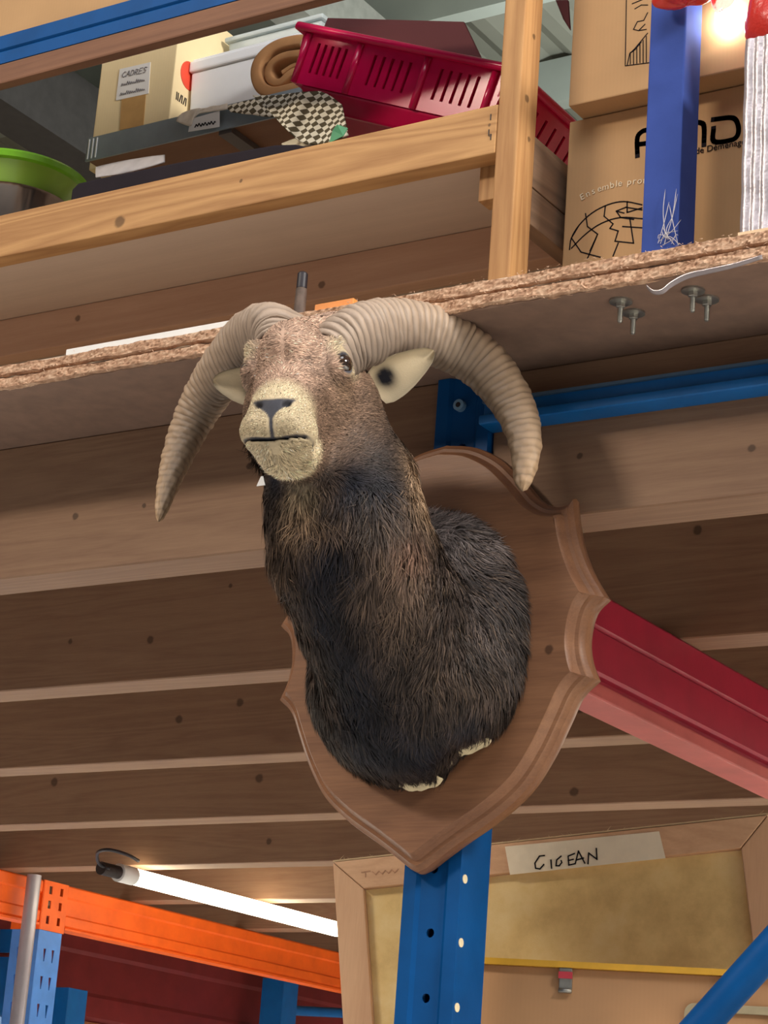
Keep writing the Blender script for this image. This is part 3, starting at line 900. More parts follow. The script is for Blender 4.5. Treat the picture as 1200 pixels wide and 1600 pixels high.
fc = np.clip(fc, 0, .9)
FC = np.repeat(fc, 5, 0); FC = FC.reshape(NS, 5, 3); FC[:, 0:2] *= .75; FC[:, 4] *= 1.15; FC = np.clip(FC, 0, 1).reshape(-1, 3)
FN = Nn[:, None, :] * .9 + np.zeros((NS, 5, 3)); FN += np.cross(sd_, d1)[:, None, :] * np.sign((np.cross(sd_, d1) * Nn).sum(1))[:, None, None] * .55
FN[:, 4] += d2 * .4
FN = (FN / np.linalg.norm(FN, axis=2, keepdims=True)).reshape(-1, 3)
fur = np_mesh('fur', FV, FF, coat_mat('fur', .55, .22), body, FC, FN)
tag(fur, kind='stuff')

# --- horns
def horn_mat(name):
    m, nt, b = new_mat(name)
    a_ = N(nt, 'ShaderNodeAttribute', attribute_name='coat')
    f = noise(nt, coords(nt), 55, 6, .65)
    col = mixc(nt, mathn(nt, 'MULTIPLY', f, .40), a_.outputs['Color'], srgb(86, 66, 52))
    L(nt, col, b.inputs['Base Color']); b.inputs['Roughness'].default_value = .5; b.inputs['Specular IOR Level'].default_value = .35
    bump(nt, b, noise(nt, coords(nt), 260, 4), .35, .001)
    return m
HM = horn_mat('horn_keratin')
hr = [(.030, -.008, .008), (.040, -.020, .028), (.0541, -.036, .0453), (.0795, -.08, .0715), (.1135, -.12, .0843), (.153, -.15, .0773), (.1909, -.165, .0527), (.2252, -.165, .0054), (.2440, -.15, -.048), (.2464, -.13, -.108)]
hl = [(-.020, -.008, .012), (-.026, -.020, .032), (-.0396, -.036, .0522), (-.0786, -.08, .0586), (-.1154, -.12, .0443), (-.1442, -.15, .0261), (-.1651, -.165, -.0016), (-.179, -.165, -.0406), (-.1856, -.15, -.0909), (-.1879, -.13, -.1498)]
def H0(r, a, z): return E0 + R0 * r + FH * a + U0 * z
def horn(ctrl, sgn_, seed, ridges):
    rs = np.random.default_rng(seed)
    C = np.array(spline([H0(*c) for c in ctrl], 44)); nC = len(C)
    sarc = np.concatenate([[0], np.cumsum(np.linalg.norm(np.diff(C, axis=0), axis=1))]); tt = sarc / sarc[-1]
    R_ = np.interp(tt, [0, .08, .25, .45, .6, .75, .87, .95, .982, 1.0], [.036, .0365, .036, .0335, .0295, .0235, .0180, .0125, .0085, .0003] if sgn_ > 0 else [.035, .0355, .034, .030, .025, .0185, .0125, .0080, .0050, .0003])
    # uneven growth ridges
    pos = np.cumsum(.8 + .5 * rs.random(ridges)); pos /= pos[-1]
    ph = np.interp(tt, np.concatenate([[0], pos]), np.arange(ridges + 1))
    fr = ph - np.floor(ph)
    amp = np.interp(tt, [0, .1, .35, .6, .8, 1], [.0042, .0044, .0034, .0018, .0011, .0002]) * (.7 + .6 * rs.random(ridges + 1))[np.minimum(np.floor(ph).astype(int), ridges)]
    K = 36; V = []; Cc = []
    T = np.gradient(C, axis=0); T /= np.linalg.norm(T, axis=1, keepdims=True)
    centre = C[nC // 2] * .5 + .25 * (C[0] + C[-1])
    for i in range(nC):
        out = C[i] - centre; out -= T[i] * (out @ T[i]); out /= np.linalg.norm(out)
        sd2 = np.cross(T[i], out)
        for k in range(K):
            th = 2 * math.pi * k / K
            # rounded triangle: broad outer curve, keel on the inside
            rr = R_[i] * (1 + .10 * math.cos(3 * th + math.pi) - .03 * math.cos(2 * th))
            rid = (math.sin(math.pi * fr[i]) ** .6 - .55) * amp[i] * (.35 + .65 * (.5 + .5 * math.cos(th)))
            wob = .0005 * math.sin(5 * th + i * .35) + .0004 * math.sin(9 * th - i * .21)
            V.append(C[i] + (rr + rid + wob) * (math.cos(th) * out + math.sin(th) * sd2))
            inner = max(0, -math.cos(th)) ** 1.2  # mask that paints the shade of the horn's inner side into its colour
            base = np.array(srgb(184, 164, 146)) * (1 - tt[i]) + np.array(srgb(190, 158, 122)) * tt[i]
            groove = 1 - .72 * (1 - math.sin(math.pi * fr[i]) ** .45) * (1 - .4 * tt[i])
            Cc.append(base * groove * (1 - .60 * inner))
    V = np.array(V); Cc = np.array(Cc)
    Fq = np.array([(i * K + k, i * K + (k + 1) % K, (i + 1) * K + (k + 1) % K, (i + 1) * K + k) for i in range(nC - 1) for k in range(K)])
    V = np.vstack([V, C[-1] + T[-1] * .003]); Cc = np.vstack([Cc, Cc[-1]])
    tip = np.array([((nC - 1) * K + k, (nC - 1) * K + (k + 1) % K, len(V) - 1, len(V) - 1) for k in range(K)])
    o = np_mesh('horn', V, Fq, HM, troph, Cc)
    return o
horn(hr, 1, 5, 48); horn(hl, -1, 6, 48)

# --- ears
def ear(base, tip, face, wid, name='ear'):
    base, tip, face = np.array(base), np.array(tip), np.array(face)
    ax = tip - base; Ln = np.linalg.norm(ax); ax = ax / Ln
    fn = face - ax * (face @ ax); fn /= np.linalg.norm(fn); sd2 = np.cross(ax, fn)
    nu, nv = 20, 18
    V = []; Cc = []
    for side, th in ((1, .0018), (-1, -.0018)):
        for j in range(nv + 1):
            v = j / nv
            w = wid * (np.interp(v, [0, .12, .3, .5, .75, .92, 1], [.85, 1, 1, .88, .62, .36, .05]))
            for i in range(nu + 1):
                x = (i / nu) * 2 - 1
                cup = (1 - x * x) * wid * (.75 * (1 - v) + .15)
                roll = .10 * wid * (abs(x) ** 4)
                p = base + ax * Ln * v + sd2 * w * x * (1 - .12 * abs(x)) - fn * (cup - roll) + fn * th * (1 - abs(x) ** 6)
                V.append(p)
                if side == 1:
                    dk = min(1.0, 1.6 * math.exp(-(((x + .05) / .62) ** 2 + ((v - .24) / .17) ** 2) * 1.6))
                    edge = abs(x) ** 3
                    c = np.array((.66, .54, .36)) * (1 - .55 * edge) * (1 - dk) + np.array((.008, .008, .012)) * dk
                else:
                    c = np.array((.20, .14, .10))
                Cc.append(c)
    n1 = (nu + 1) * (nv + 1); F = []
    for s2 in (0, 1):
        for j in range(nv):
            for i in range(nu):
                q = [j * (nu + 1) + i, j * (nu + 1) + i + 1, (j + 1) * (nu + 1) + i + 1, (j + 1) * (nu + 1) + i]
                F.append([a + s2 * n1 for a in (q if s2 == 0 else q[::-1])])
    for j in range(nv):
        for i, fl in ((0, 0), (nu, 1)):
            a, b = j * (nu + 1) + i, (j + 1) * (nu + 1) + i
            q = [a, b, b + n1, a + n1]; F.append(q if not fl else q[::-1])
    Vn = np.array(V)
    # short hair fringe comes from the same coat material
    return np_mesh(name, Vn, np.array(F), coat_mat('ear_hide', .75, .15), troph, np.array(Cc))
def lat(px, py, a):
    d = ray(px, py); t = ((E0 - EYE) @ FH + a) / (d @ FH); return EYE + d * t
ear(lat(588, 606, -.068), lat(678, 548, -.080), FH * .75 + RH * .35 - UH * .45, .0285)
ear(lat(404, 606, -.060), lat(333, 594, -.060), FH * .95 - RH * .15 - UH * .35, .0255)

# --- glass eyes
for s_ in (-1, 1):
    c = EB[s_]
    mb = MB()
    nu, nv = 24, 14
    def sph(u, v, c=c): 
        a, b = 2 * math.pi * u, math.pi * v
        return c + .0135 * np.array([math.sin(b) * math.cos(a), math.sin(b) * math.sin(a), math.cos(b)])
    mb.grid(sph, nu, nv)
    gm, nt, b = new_mat('glass_eye')
    f = noise(nt, coords(nt), 260, 3)
    L(nt, ramp(nt, f, [(.35, srgb(26, 20, 18)), (.75, srgb(70, 48, 30))]), b.inputs['Base Color'])
    b.inputs['Roughness'].default_value = .06; b.inputs['Coat Weight'].default_value = 1.0
    tag(mb.build('eye', gm, troph, smooth=True), 'dark glass eye')

# --- pale edge of the hide showing along the bottom of the neck, and a paper scrap
def hide_edge(pxs, w, name='hide_edge'):
    P = [at(x, y, SH_F - .006) for x, y in pxs]; P = spline(P, 6); mb = MB()
    k = len(P)
    def fn(u, v):
        p = P[min(int(round(u * (k - 1))), k - 1)]
        hgt = w * (math.sin(math.pi * min(1, max(0, u))) ** .4) * (1 + .15 * math.sin(u * 23))
        return (p[0], SH_F - .004 - .010 * v + .002 * math.sin(u * 17), p[2] + (v - .5) * hgt)
    mb.grid(fn, k - 1, 5)
    return mb.build(name, plain('raw_hide', srgb(222, 204, 164), .8, 0, .1, 60), troph, smooth=True, solid=.002)
hide_edge([(615, 1218), (640, 1224), (665, 1223), (692, 1216)], .016)
hide_edge([(692, 1200), (704, 1188), (715, 1178)], .013)
hide_edge([(715, 1177), (740, 1168), (768, 1155)], .009)
hide_edge([(722, 1146), (738, 1141), (752, 1135)], .006)
q = H(-.045, -.005, -.19)
qq = lat(408, 752, -.03)
MB().hexa([qq + np.array(v) for v in ((-.006, 0, -.005), (.006, 0, -.005), (.002, 0, .006), (-.001, 0, .006))], [qq + np.array(v) for v in ((-.006, .0012, -.005), (.006, .0012, -.005), (.002, .0012, .006), (-.001, .0012, .006))]).build('paper_scrap', M['paper'], troph)
# ------------------------------------------------------------------ upper level
PINE_D, PINE_L = srgb(150, 104, 62), srgb(194, 148, 96)
def strokes(mb, polys, o, u, w, n, wid, lift=.0006):
    """pen strokes: flat ribbons lying on the plane o + u*x + w*y"""
    o, u, w, n = [np.array(q, float) for q in (o, u, w, n)]
    for pl_ in polys:
        P = [np.array(p, float) for p in pl_]
        for a, b in zip(P[:-1], P[1:]):
            d = b - a; ln_ = np.linalg.norm(d)
            if ln_ < 1e-6: continue
            d = d / ln_; nn = np.array([-d[1], d[0]]) * wid / 2; a2 = a - d * wid * .4; b2 = b + d * wid * .4
            q = [a2 - nn, b2 - nn, b2 + nn, a2 + nn]
            lo = [o + u * p[0] + w * p[1] + n * lift * .2 for p in q]; hi = [o + u * p[0] + w * p[1] + n * lift for p in q]
            mb.hexa(lo, hi)
    return mb
FONT = {'C': [[(.8, .85), (.45, 1), (.1, .7), (.1, .3), (.45, 0), (.85, .2)]], 'I': [[(.4, 1), (.4, 0)]], 'G': [[(.8, .9), (.4, 1), (.1, .6), (.15, .1), (.5, 0), (.85, .15), (.85, .45), (.5, .45)]],
        'E': [[(.8, 1), (.15, 1), (.1, 0), (.8, 0)], [(.1, .5), (.7, .52)]], 'A': [[(.05, 0), (.45, 1), (.9, 0)], [(.2, .38), (.75, .38)]], 'N': [[(.1, 0), (.15, 1), (.8, .05), (.85, 1)]],
        'D': [[(.1, 0), (.15, 1), (.6, .9), (.85, .5), (.6, .1), (.1, 0)]], 'R': [[(.1, 0), (.15, 1), (.7, .85), (.6, .5), (.15, .5), (.8, 0)]], 'S': [[(.8, .9), (.3, 1), (.15, .7), (.7, .4), (.6, .05), (.1, .05)]]}
def write(mb, txt, x, y, h, o, u, w, n, wid, adv=.85, slant=.0, rise=.0):
    for i, ch in enumerate(txt):
        if ch in FONT:
            strokes(mb, [[(x + i * adv * h + (px_ * .75 + py_ * slant) * h, y + py_ * h + rise * i * h) for px_, py_ in pl_] for pl_ in FONT[ch]], o, u, w, n, wid)

# ---- wooden shelf on the deck
shelf = thing('wooden_shelf', (-1.9, 2.4, DECK_T), 'pale pine shelf unit standing on the deck edge', 'shelf')
fbz0, fbz1 = 2.845, 2.911
c = ((-3.3 - 1.29) / 2, 2.155, (fbz0 + fbz1) / 2)
MB().box((-3.3, 2.140, fbz0), (-1.2900, 2.170, fbz1)).build('front_rail', wood('pine_rail', PINE_D, PINE_L, 0, 14, knots_px([(187, 346, .0105), (377, 283, .003), (765, 195, .002), (766, 212, .002)], 2.14, c), seed=1.3, contrast=1.1), shelf, bevel=.002)
MB().box((-3.3, 2.1705, 2.850), (-1.2900, 2.90, 2.862)).build('shelf_panel', wood('shelf_panel_wood', srgb(186, 164, 146), srgb(212, 188, 168), 0, 5, seed=4, contrast=.3), shelf)
c = ((-3.3 - 1.29) / 2, 2.347, 2.819)
MB().box((-3.3, 2.332, 2.789), (-1.2900, 2.362, 2.8495)).build('rear_rail', wood('rear_rail_wood', srgb(182, 142, 116), srgb(214, 176, 148), 0, 12, knots_px([(121, 498, .0065), (503, 445, .0065)], 2.332, c), seed=6, contrast=.5), shelf, bevel=.002)
MB().box((-1.2895, 2.140, DECK_T), (-1.2600, 2.184, 3.42)).build('post', wood('pine_post', PINE_D, PINE_L, 2, 14, [(.004, -.03, .004), (-.004, -.12, .005), (.006, -.17, .004), (0, .11, .003)], seed=8, plane=(1, 2)), shelf, bevel=.002)
MB().box((-3.3, 2.140, DECK_T), (-3.27, 2.139 + .044, fbz0 - .001)).build('post', wood('pine_post', PINE_D, PINE_L, 2, 14, seed=9), shelf, bevel=.002)
for X in (-3.27, -1.33):
    MB().box((X, 2.85, DECK_T), (X + .03, 2.89, 2.849)).build('post', M['chip_face'], shelf)
q0, q1 = at(747, 315, 2.172), at(771, 246, 2.172)
MB().box((q0[0], 2.172, q0[2]), (-1.2905, 2.20, 2.8495)).build('cleat', wood('cleat_wood', PINE_D, PINE_L, 2, 14, seed=3), shelf, bevel=.001)
SX = -1.2615
zt, zm, zb = atx(837, 214, SX)[2], atx(832, 293, SX)[2], atx(827, 349, SX)[2]
GB, GL = srgb(104, 82, 66), srgb(146, 118, 94)
MB().box((-1.284, 2.186, zm + .001), (SX, 2.86, zt)).build('side_board', wood('side_board_wood', GB, GL, 1, 12, seed=11, plane=(1, 2)), shelf, bevel=.001)
MB().box((-1.284, 2.186, zb), (SX, 2.86, zm - .001)).build('side_board', wood('side_board_wood', GB, GL, 1, 12, seed=12, plane=(1, 2)), shelf, bevel=.001)
MB().box((-1.290, 2.186, DECK_T), (-1.255, 2.86, DECK_T + .024)).build('floor_runner', wood('runner_wood', PINE_D, PINE_L, 1, 12, seed=13), shelf, bevel=.001)
# staples
for px_, py_ in [(766, 183), (763, 207), (766, 214)]:
    q = at(px_, py_, 2.1395)
    MB().box((q[0], 2.1392, q[2] - .004), (q[0] + .0012, 2.1402, q[2] + .004)).build('staple', M['dark'], shelf)

# ---- shelf above: blue beam on a timber
ts = thing('upper_beam', (-2.3, 2.16, 3.115), 'blue steel beam over a brown timber crossing the top left corner', 'beam')
zz = [1.6 + 2.14 * k for k in (.7135, .7291, .751)]
MB().box((-3.6, 2.14, zz[0]), (-1.2905, 2.158, zz[1] - .0005)).build('timber', wood('upper_timber', srgb(104, 70, 52), srgb(142, 100, 74), 0, 12, seed=15, contrast=.6), ts, bevel=.003)
mb = MB(); P_ = [(2.14, zz[1]), (2.14, zz[1] + .019), (2.143, zz[1] + .022), (2.14, zz[1] + .025), (2.14, zz[2]), (2.2, zz[2]), (2.2, zz[1])]
n = len(P_)
mb.add([(-3.6, y, z) for y, z in P_] + [(-1.2905, y, z) for y, z in P_], [tuple(range(n)), tuple(range(2 * n - 1, n - 1, -1))] + [(i, (i + 1) % n, n + (i + 1) % n, n + i) for i in range(n)])
mb.build('steel_beam', M['blue'], ts)
tag(MB().box((-3.4, 2.148, zz[2] + .0005), (-1.75, 2.198, zz[2] + .30)).build('board', M['card'], None, bevel=.002), 'tan board standing on the blue beam in the top left corner', 'board')

# ---- second tier behind: grey steel shelf
g0, g1 = 3.1315, 3.1715
gs = thing('steel_shelf', (-1.8, 2.6, DECK_T), 'grey steel shelf with a brown underside behind the pine rail', 'shelf')
xl = at(137, 217, 2.40)[0]
MB().box((xl, 2.400, g0), (-1.785, 2.403, g1)).build('front_lip', M['grey_paint'], gs)
MB().box((xl, 2.404, g0 + .004), (-1.735, 2.90, g0 + .014)).build('shelf_panel', wood('brown_panel', srgb(120, 84, 58), srgb(150, 110, 80), 0, 6, seed=18, contrast=.3), gs)
qa = atz(360, 206, g0 + .003)
MB().box((qa[0] - .012, 2.404, g0 - .006), (qa[0] + .012, 2.89, g0 + .0035)).build('runner', plain('grey_runner', srgb(92, 84, 78), .5), gs)
for X in (xl + .004, -1.80):
    MB().box((X, 2.86, 2.863), (X + .025, 2.885, g0 + .0035)).build('leg', M['dark'], gs)
for k in range(3):
    q = at(139 + k * 6, 220 - k * 1.5, 2.3995)
    MB().box((q[0], 2.3990, g0 + .003), (q[0] + .0022, 2.4002, g1 - .003)).build('lip_stripe', M['white'], gs)
TT = g0 + .0145

# ---- label box
bx0, bx1 = at(146, 205, 2.45)[0], at(265, 180, 2.45)[0]
lb = thing('cardboard_box', ((bx0 + bx1) / 2, 2.53, TT), 'pale cardboard box with a handwritten white label and brown tape', 'box')
MB().box((bx0, 2.45, TT), (bx1, 2.62, 3.42)).build('box_body', M['card_pale'], lb, bevel=.002)
def on(px_, py_, Y): q = at(px_, py_, Y); return np.array([q[0], q[2]])
tl, tr, br, bl = on(187, 108, 2.449), on(235, 97, 2.449), on(232, 146, 2.449), on(181, 157, 2.449)
def quad_y(cs, Y, t=.0006):
    return MB().hexa([(p[0], Y, p[1]) for p in cs], [(p[0], Y - t, p[1]) for p in cs])
quad_y([tl, tr, br, bl], 2.4496).build('paper_label', M['paper'], lb)
mb = MB(); o_ = (bl[0], 2.4488, bl[1]); u_ = np.array([br[0] - bl[0], 0, br[1] - bl[1]]); w_ = np.array([tl[0] - bl[0], 0, tl[1] - bl[1]])
write(mb, 'CADRES', .10, .70, .17, o_, u_, w_, (0, -1, 0), .016, adv=.75, slant=.2)
for row, ln_ in ((.42, .72), (.12, .76)):
    pl_ = [(.12 + i * ln_ / 26, row + (.05 + .07 * ((i * 7) % 5) / 4) * (1 if i % 2 else .1)) for i in range(27)]
    strokes(mb, [pl_], o_, u_, w_, (0, -1, 0), .014)
mb.build('handwriting', M['grey_ink'], lb)
quad_y([on(190, 152, 2.449), on(228, 143, 2.449), on(224, 196, 2.449), on(187, 203, 2.449)], 2.4497).build('tape', M['tape_brown'], lb)
qc = atx(288, 115, bx1)
mb = MB(); mb.add([(bx1 + .0008, qc[1] + .012 + .022 * math.cos(a), 3.30 + .024 * math.sin(a)) for a in np.linspace(0, 2 * math.pi, 24, endpoint=False)] + [(bx1 + .0001, qc[1] + .012 + .022 * math.cos(a), 3.30 + .024 * math.sin(a)) for a in np.linspace(0, 2 * math.pi, 24, endpoint=False)], [tuple(range(24))] + [(i, (i + 1) % 24, 24 + (i + 1) % 24, 24 + i) for i in range(24)])
o = mb.build('red_dot', plain('red_print', srgb(224, 74, 48), .6), lb)
qz = atx(276, 146, bx1)
o.location.z += (atx(286, 112, bx1)[2] - 3.30); o.location.y += 0
mb = MB(); strokes(mb, [[(0, 0), (0, .012)], [(.004, 0), (.004, .012)], [(.008, 0), (.011, .012)], [(.014, 0), (.014, .012)], [(.018, 0), (.021, .012)], [(.024, 0), (.024, .012)]], (bx1 + .0002, qz[1], qz[2] - .01), (0, 1, 0), (0, 0, 1), (1, 0, 0), .002)
mb.build('print', M['ink'], lb)
fl = [at(289, 66, 2.50), at(316, 60, 2.52), at(348, 86, 2.60), at(290, 100, 2.50)]
tag(MB().hexa(fl, [p + np.array([0, .004, 0]) for p in fl]).build('cardboard_flap', plain('cream_card', srgb(236, 226, 190), .8), None), 'cream cardboard flap between the label box and the white tub', 'cardboard')

# ---- white tubs
TY = 2.485
wx0, wx1 = max(at(288, 130, TY)[0], bx1 + .004), -1.80
wz0, wz1 = TT, at(288, 98, TY)[2]
wt = thing('plastic_tub', ((wx0 + wx1) / 2, 2.5, TT), 'white plastic tub with a ribbed rim beside the label box', 'tub')
MB().hexa([(wx0 + .004, TY + .008, wz0), (wx1 - .004, TY + .008, wz0), (wx1 - .004, TY + .15, wz0), (wx0 + .004, TY + .15, wz0)], [(wx0 + .001, TY + .001, wz1 - .022), (wx1 - .001, TY + .001, wz1 - .022), (wx1 - .001, TY + .16, wz1 - .022), (wx0 + .001, TY + .16, wz1 - .022)]).build('tub_body', M['white'], wt, bevel=.003)
MB().box((wx0 - .002, TY - .003, wz1 - .0215), (wx1 + .002, TY + .165, wz1 - .003)).build('rim', M['white'], wt, bevel=.003)
MB().box((wx0 + .002, TY, wz1 - .0028), (wx1 - .002, TY + .163, wz1 + .001)).build('lid', M['white'], wt, bevel=.001)
cz = at(420, 44, 2.56)[2]
cx0, cx1 = at(355, 70, 2.56)[0], at(502, 50, 2.56)[0]
ct = thing('clear_box', ((cx0 + cx1) / 2, 2.55, wz1 + .0015), 'translucent white plastic box stacked on the white tub', 'box')
fro = plain('frosted_plastic', srgb(214, 224, 224), .25, 0, .04, 30, 0, None, .45)
MB().hexa([(cx0 + .006, 2.567, wz1 + .0015), (cx1 - .006, 2.567, wz1 + .0015), (cx1 - .006, 2.63, wz1 + .0015), (cx0 + .006, 2.63, wz1 + .0015)], [(cx0 + .002, 2.56, cz - .009), (cx1 - .002, 2.56, cz - .009), (cx1 - .002, 2.64, cz - .009), (cx0 + .002, 2.64, cz - .009)]).build('box_body', fro, ct, bevel=.004)
MB().box((cx0 - .003, 2.555, cz - .0085), (cx1 + .003, 2.645, cz)).build('lid', fro, ct, bevel=.003)

# ---- folded tan blanket
def ribbon(mb, path, t, y0, y1, steps=5):
    P = spline(path, 7); Pn = []
    for i, p in enumerate(P):
        d = P[min(i + 1, len(P) - 1)] - P[max(i - 1, 0)]; d = d / (np.linalg.norm(d) + 1e-9); Pn.append(np.array([-d[1], d[0]]))
    ys = [y0 + .004, y0 + .001, y0, y0, y0 + .001, y0 + .004]; fr_ = [-1, -.9, -.6, .6, .9, 1]
    k = len(P); prof = [(y1, -1)] + list(zip(ys, fr_)) + [(y1, 1)]
    vs = [(p[0] + n_[0] * t / 2 * f_, y, p[1] + n_[1] * t / 2 * f_) for p, n_ in zip(P, Pn) for y, f_ in prof]
    m_ = len(prof)
    fs = [(i * m_ + j, i * m_ + (j + 1) % m_, (i + 1) * m_ + (j + 1) % m_, (i + 1) * m_ + j) for i in range(k - 1) for j in range(m_)]
    fs += [tuple(range(m_)), tuple((k - 1) * m_ + j for j in reversed(range(m_)))]
    mb.add(vs, fs)
BY = 2.412
tan_cloth = plain('tan_suede', srgb(190, 140, 92), .85, 0, .14, 22, .3)
blk = thing('folded_blanket', (-1.75, 2.4, TT), 'thick tan blanket folded into a roll left of the red basket', 'blanket')
mb = MB(); ribbon(mb, [on(x, y, BY) for x, y in [(492, 63), (462, 62), (428, 71), (405, 90), (398, 112), (405, 134), (425, 143), (455, 137), (492, 128)]], .0190, BY, 2.478)
mb.build('outer_fold', tan_cloth, blk, smooth=True, auto=1.0)
mb = MB(); ribbon(mb, [on(x, y, BY) for x, y in [(492, 84), (460, 81), (432, 88), (417, 103), (418, 121), (433, 126), (450, 112), (470, 105), (492, 106)]], .0135, BY + .004, 2.475)
mb.build('inner_fold', tan_cloth, blk, smooth=True, auto=1.0)
mb = MB(); ribbon(mb, [on(x, y, BY) for x, y in [(434, 108), (452, 97), (475, 94), (492, 94)]], .008, BY + .010, 2.47)
mb.build('core_fold', tan_cloth, blk, smooth=True, auto=1.0)
q = at(482, 68, BY - .005)
mb = MB(); mb.grid(lambda u, v: q + np.array([.014 * math.sin(math.pi * v) * math.cos(2 * math.pi * u), .010 * math.sin(math.pi * v) * math.sin(2 * math.pi * u), .010 * math.cos(math.pi * v)]), 14, 8)
mb.build('pale_corner', plain('cream_fleece', srgb(226, 206, 168), .9, 0, .08, 60, .3), blk, smooth=True)

# ---- chequered scarf
def sheet_cloth(name, top, bot, Yt, Yb, nu, nv, amp, mat, parent=None, fold=9.0):
    T_ = spline(top, 6); B_ = spline(bot, 6); V = []; UV = []
    k = min(len(T_), len(B_))
    for j in range(nv + 1):
        for i in range(nu + 1):
            u, v = i / nu, j / nv
            f = u * (k - 1); i0 = min(int(f), k - 2); fr_ = f - i0
            a = T_[i0] * (1 - fr_) + T_[i0 + 1] * fr_; b = B_[i0] * (1 - fr_) + B_[i0 + 1] * fr_
            p = a * (1 - v) + b * v
            Y = Yt + (Yb - Yt) * v + amp * math.sin(u * fold + 2.2 * v) + amp * .6 * math.sin(u * fold * 2.3 + 5 * v)
            V.append(at(p[0], p[1], Y)); UV.append((u, v))
    mb = MB(); mb.add(V, [(j * (nu + 1) + i, j * (nu + 1) + i + 1, (j + 1) * (nu + 1) + i + 1, (j + 1) * (nu + 1) + i) for j in range(nv) for i in range(nu)])
    return mb.build(name, mat, parent, smooth=True, solid=.0016)
m, nt, b = new_mat('chequered_cotton')
ck = N(nt, 'ShaderNodeTexChecker'); ck.inputs['Scale'].default_value = 112
mp = coords(nt, (1, .35, 1.15), (0, .62, 0))
wob = N(nt, 'ShaderNodeVectorMath', operation='ADD'); L(nt, mp, wob.inputs[0]); wob.inputs[1].default_value = (.003, .05, .002)
fl_ = N(nt, 'ShaderNodeCombineXYZ'); sp = N(nt, 'ShaderNodeSeparateXYZ'); L(nt, wob.outputs[0], sp.inputs[0]); L(nt, sp.outputs[0], fl_.inputs[0]); L(nt, sp.outputs[2], fl_.inputs[1]); fl_.inputs[2].default_value = .1
L(nt, fl_.outputs[0], ck.inputs['Vector'])
ck.inputs['Color1'].default_value = rgba(srgb(238, 228, 204)); ck.inputs['Color2'].default_value = rgba(srgb(92, 80, 56))
L(nt, ck.outputs['Color'], b.inputs['Base Color']); b.inputs['Roughness'].default_value = .9
bump(nt, b, noise(nt, coords(nt), 120, 3), .5, .002)
sc = thing('chequered_scarf', (-1.75, 2.37, TT), 'cream and brown chequered scarf hanging over the steel shelf lip', 'scarf')
sheet_cloth('draped_end', [(395, 150), (430, 150), (470, 145), (505, 145), (535, 165)], [(432, 186), (445, 200), (470, 222), (500, 226), (545, 212)], 2.290, 2.265, 40, 24, .005, m, sc)
sheet_cloth('fold_along_tub', [(352, 166), (385, 157), (420, 152), (455, 150)], [(360, 174), (388, 178), (425, 182), (455, 178)], 2.392, 2.388, 30, 8, .0025, m, sc)
sheet_cloth('pale_end', [(280, 180), (300, 172), (325, 168), (356, 163)], [(276, 190), (298, 197), (306, 180), (356, 171)], 2.394, 2.390, 24, 6, .002, plain('pale_cotton', srgb(226, 214, 196), .9, 0, .1, 90, .3), sc)
cs = [on(298, 186, 2.388), on(343, 173, 2.388), on(343, 198, 2.388), on(294, 206, 2.388)]
lbl = quad_y(cs, 2.3885).build('paper_tag', M['paper'], None); tag(lbl, 'small white paper tag stuck on the grey shelf lip', 'label')
mb = MB(); strokes(mb, [[(.2 + i * .028, .25 + .28 * ((i * 5) % 7) / 6) for i in range(24)]], (cs[3][0], 2.3878, cs[3][1]), (cs[2][0] - cs[3][0], 0, cs[2][1] - cs[3][1]), (cs[0][0] - cs[3][0], 0, cs[0][1] - cs[3][1]), (0, -1, 0), .03)
mb.build('scribble', M['ink'], lbl)

# ---- red plastic basket, tipped to the right
red_pl, nt, b = new_mat('red_plastic')
L(nt, ramp(nt, noise(nt, coords(nt), 12, 3), [(.3, srgb(190, 10, 66)), (.7, srgb(208, 20, 80))]), b.inputs['Base Color']); b.inputs['Roughness'].default_value = .22
b.inputs['Subsurface Weight'].default_value = .0
A_ = at(475, 44, 2.30); B_ = at(800, 110, 2.30)
ex = (B_ - A_); LB = np.linalg.norm(ex); ex = ex / LB; ey = np.array([0, 1.0, 0]); ez = np.cross(ex, ey)
if ez[2] < 0: ez = -ez
DB, HBk, tp = .24, .078, .012
bk = thing('plastic_basket', A_ + ex * .19 - ez * .1, 'red plastic basket tipped on its side above the pine rail', 'basket')
def BP(x, y, z): return A_ + ex * x + ey * y + ez * z
def slots(x0, x1, n_, z0, z1, w_):
    out = []
    for i in range(n_):
        xc = x0 + (x1 - x0) * (i + .5) / n_
        out.append([(xc - w_ / 2, z0), (xc + w_ / 2, z0), (xc + w_ / 2, z1), (xc - w_ / 2, z1)])
    return out
ht = HBk
front_o = [(tp, -ht), (LB - tp, -ht), (LB, 0), (0, 0)]
pan = [(.030, .095), (.135, .215), (.255, .335)]
hol = []
for x0, x1 in pan: hol += slots(x0, x1, 5, -.060, -.016, .0055)
sl = np.array(ey) * 0
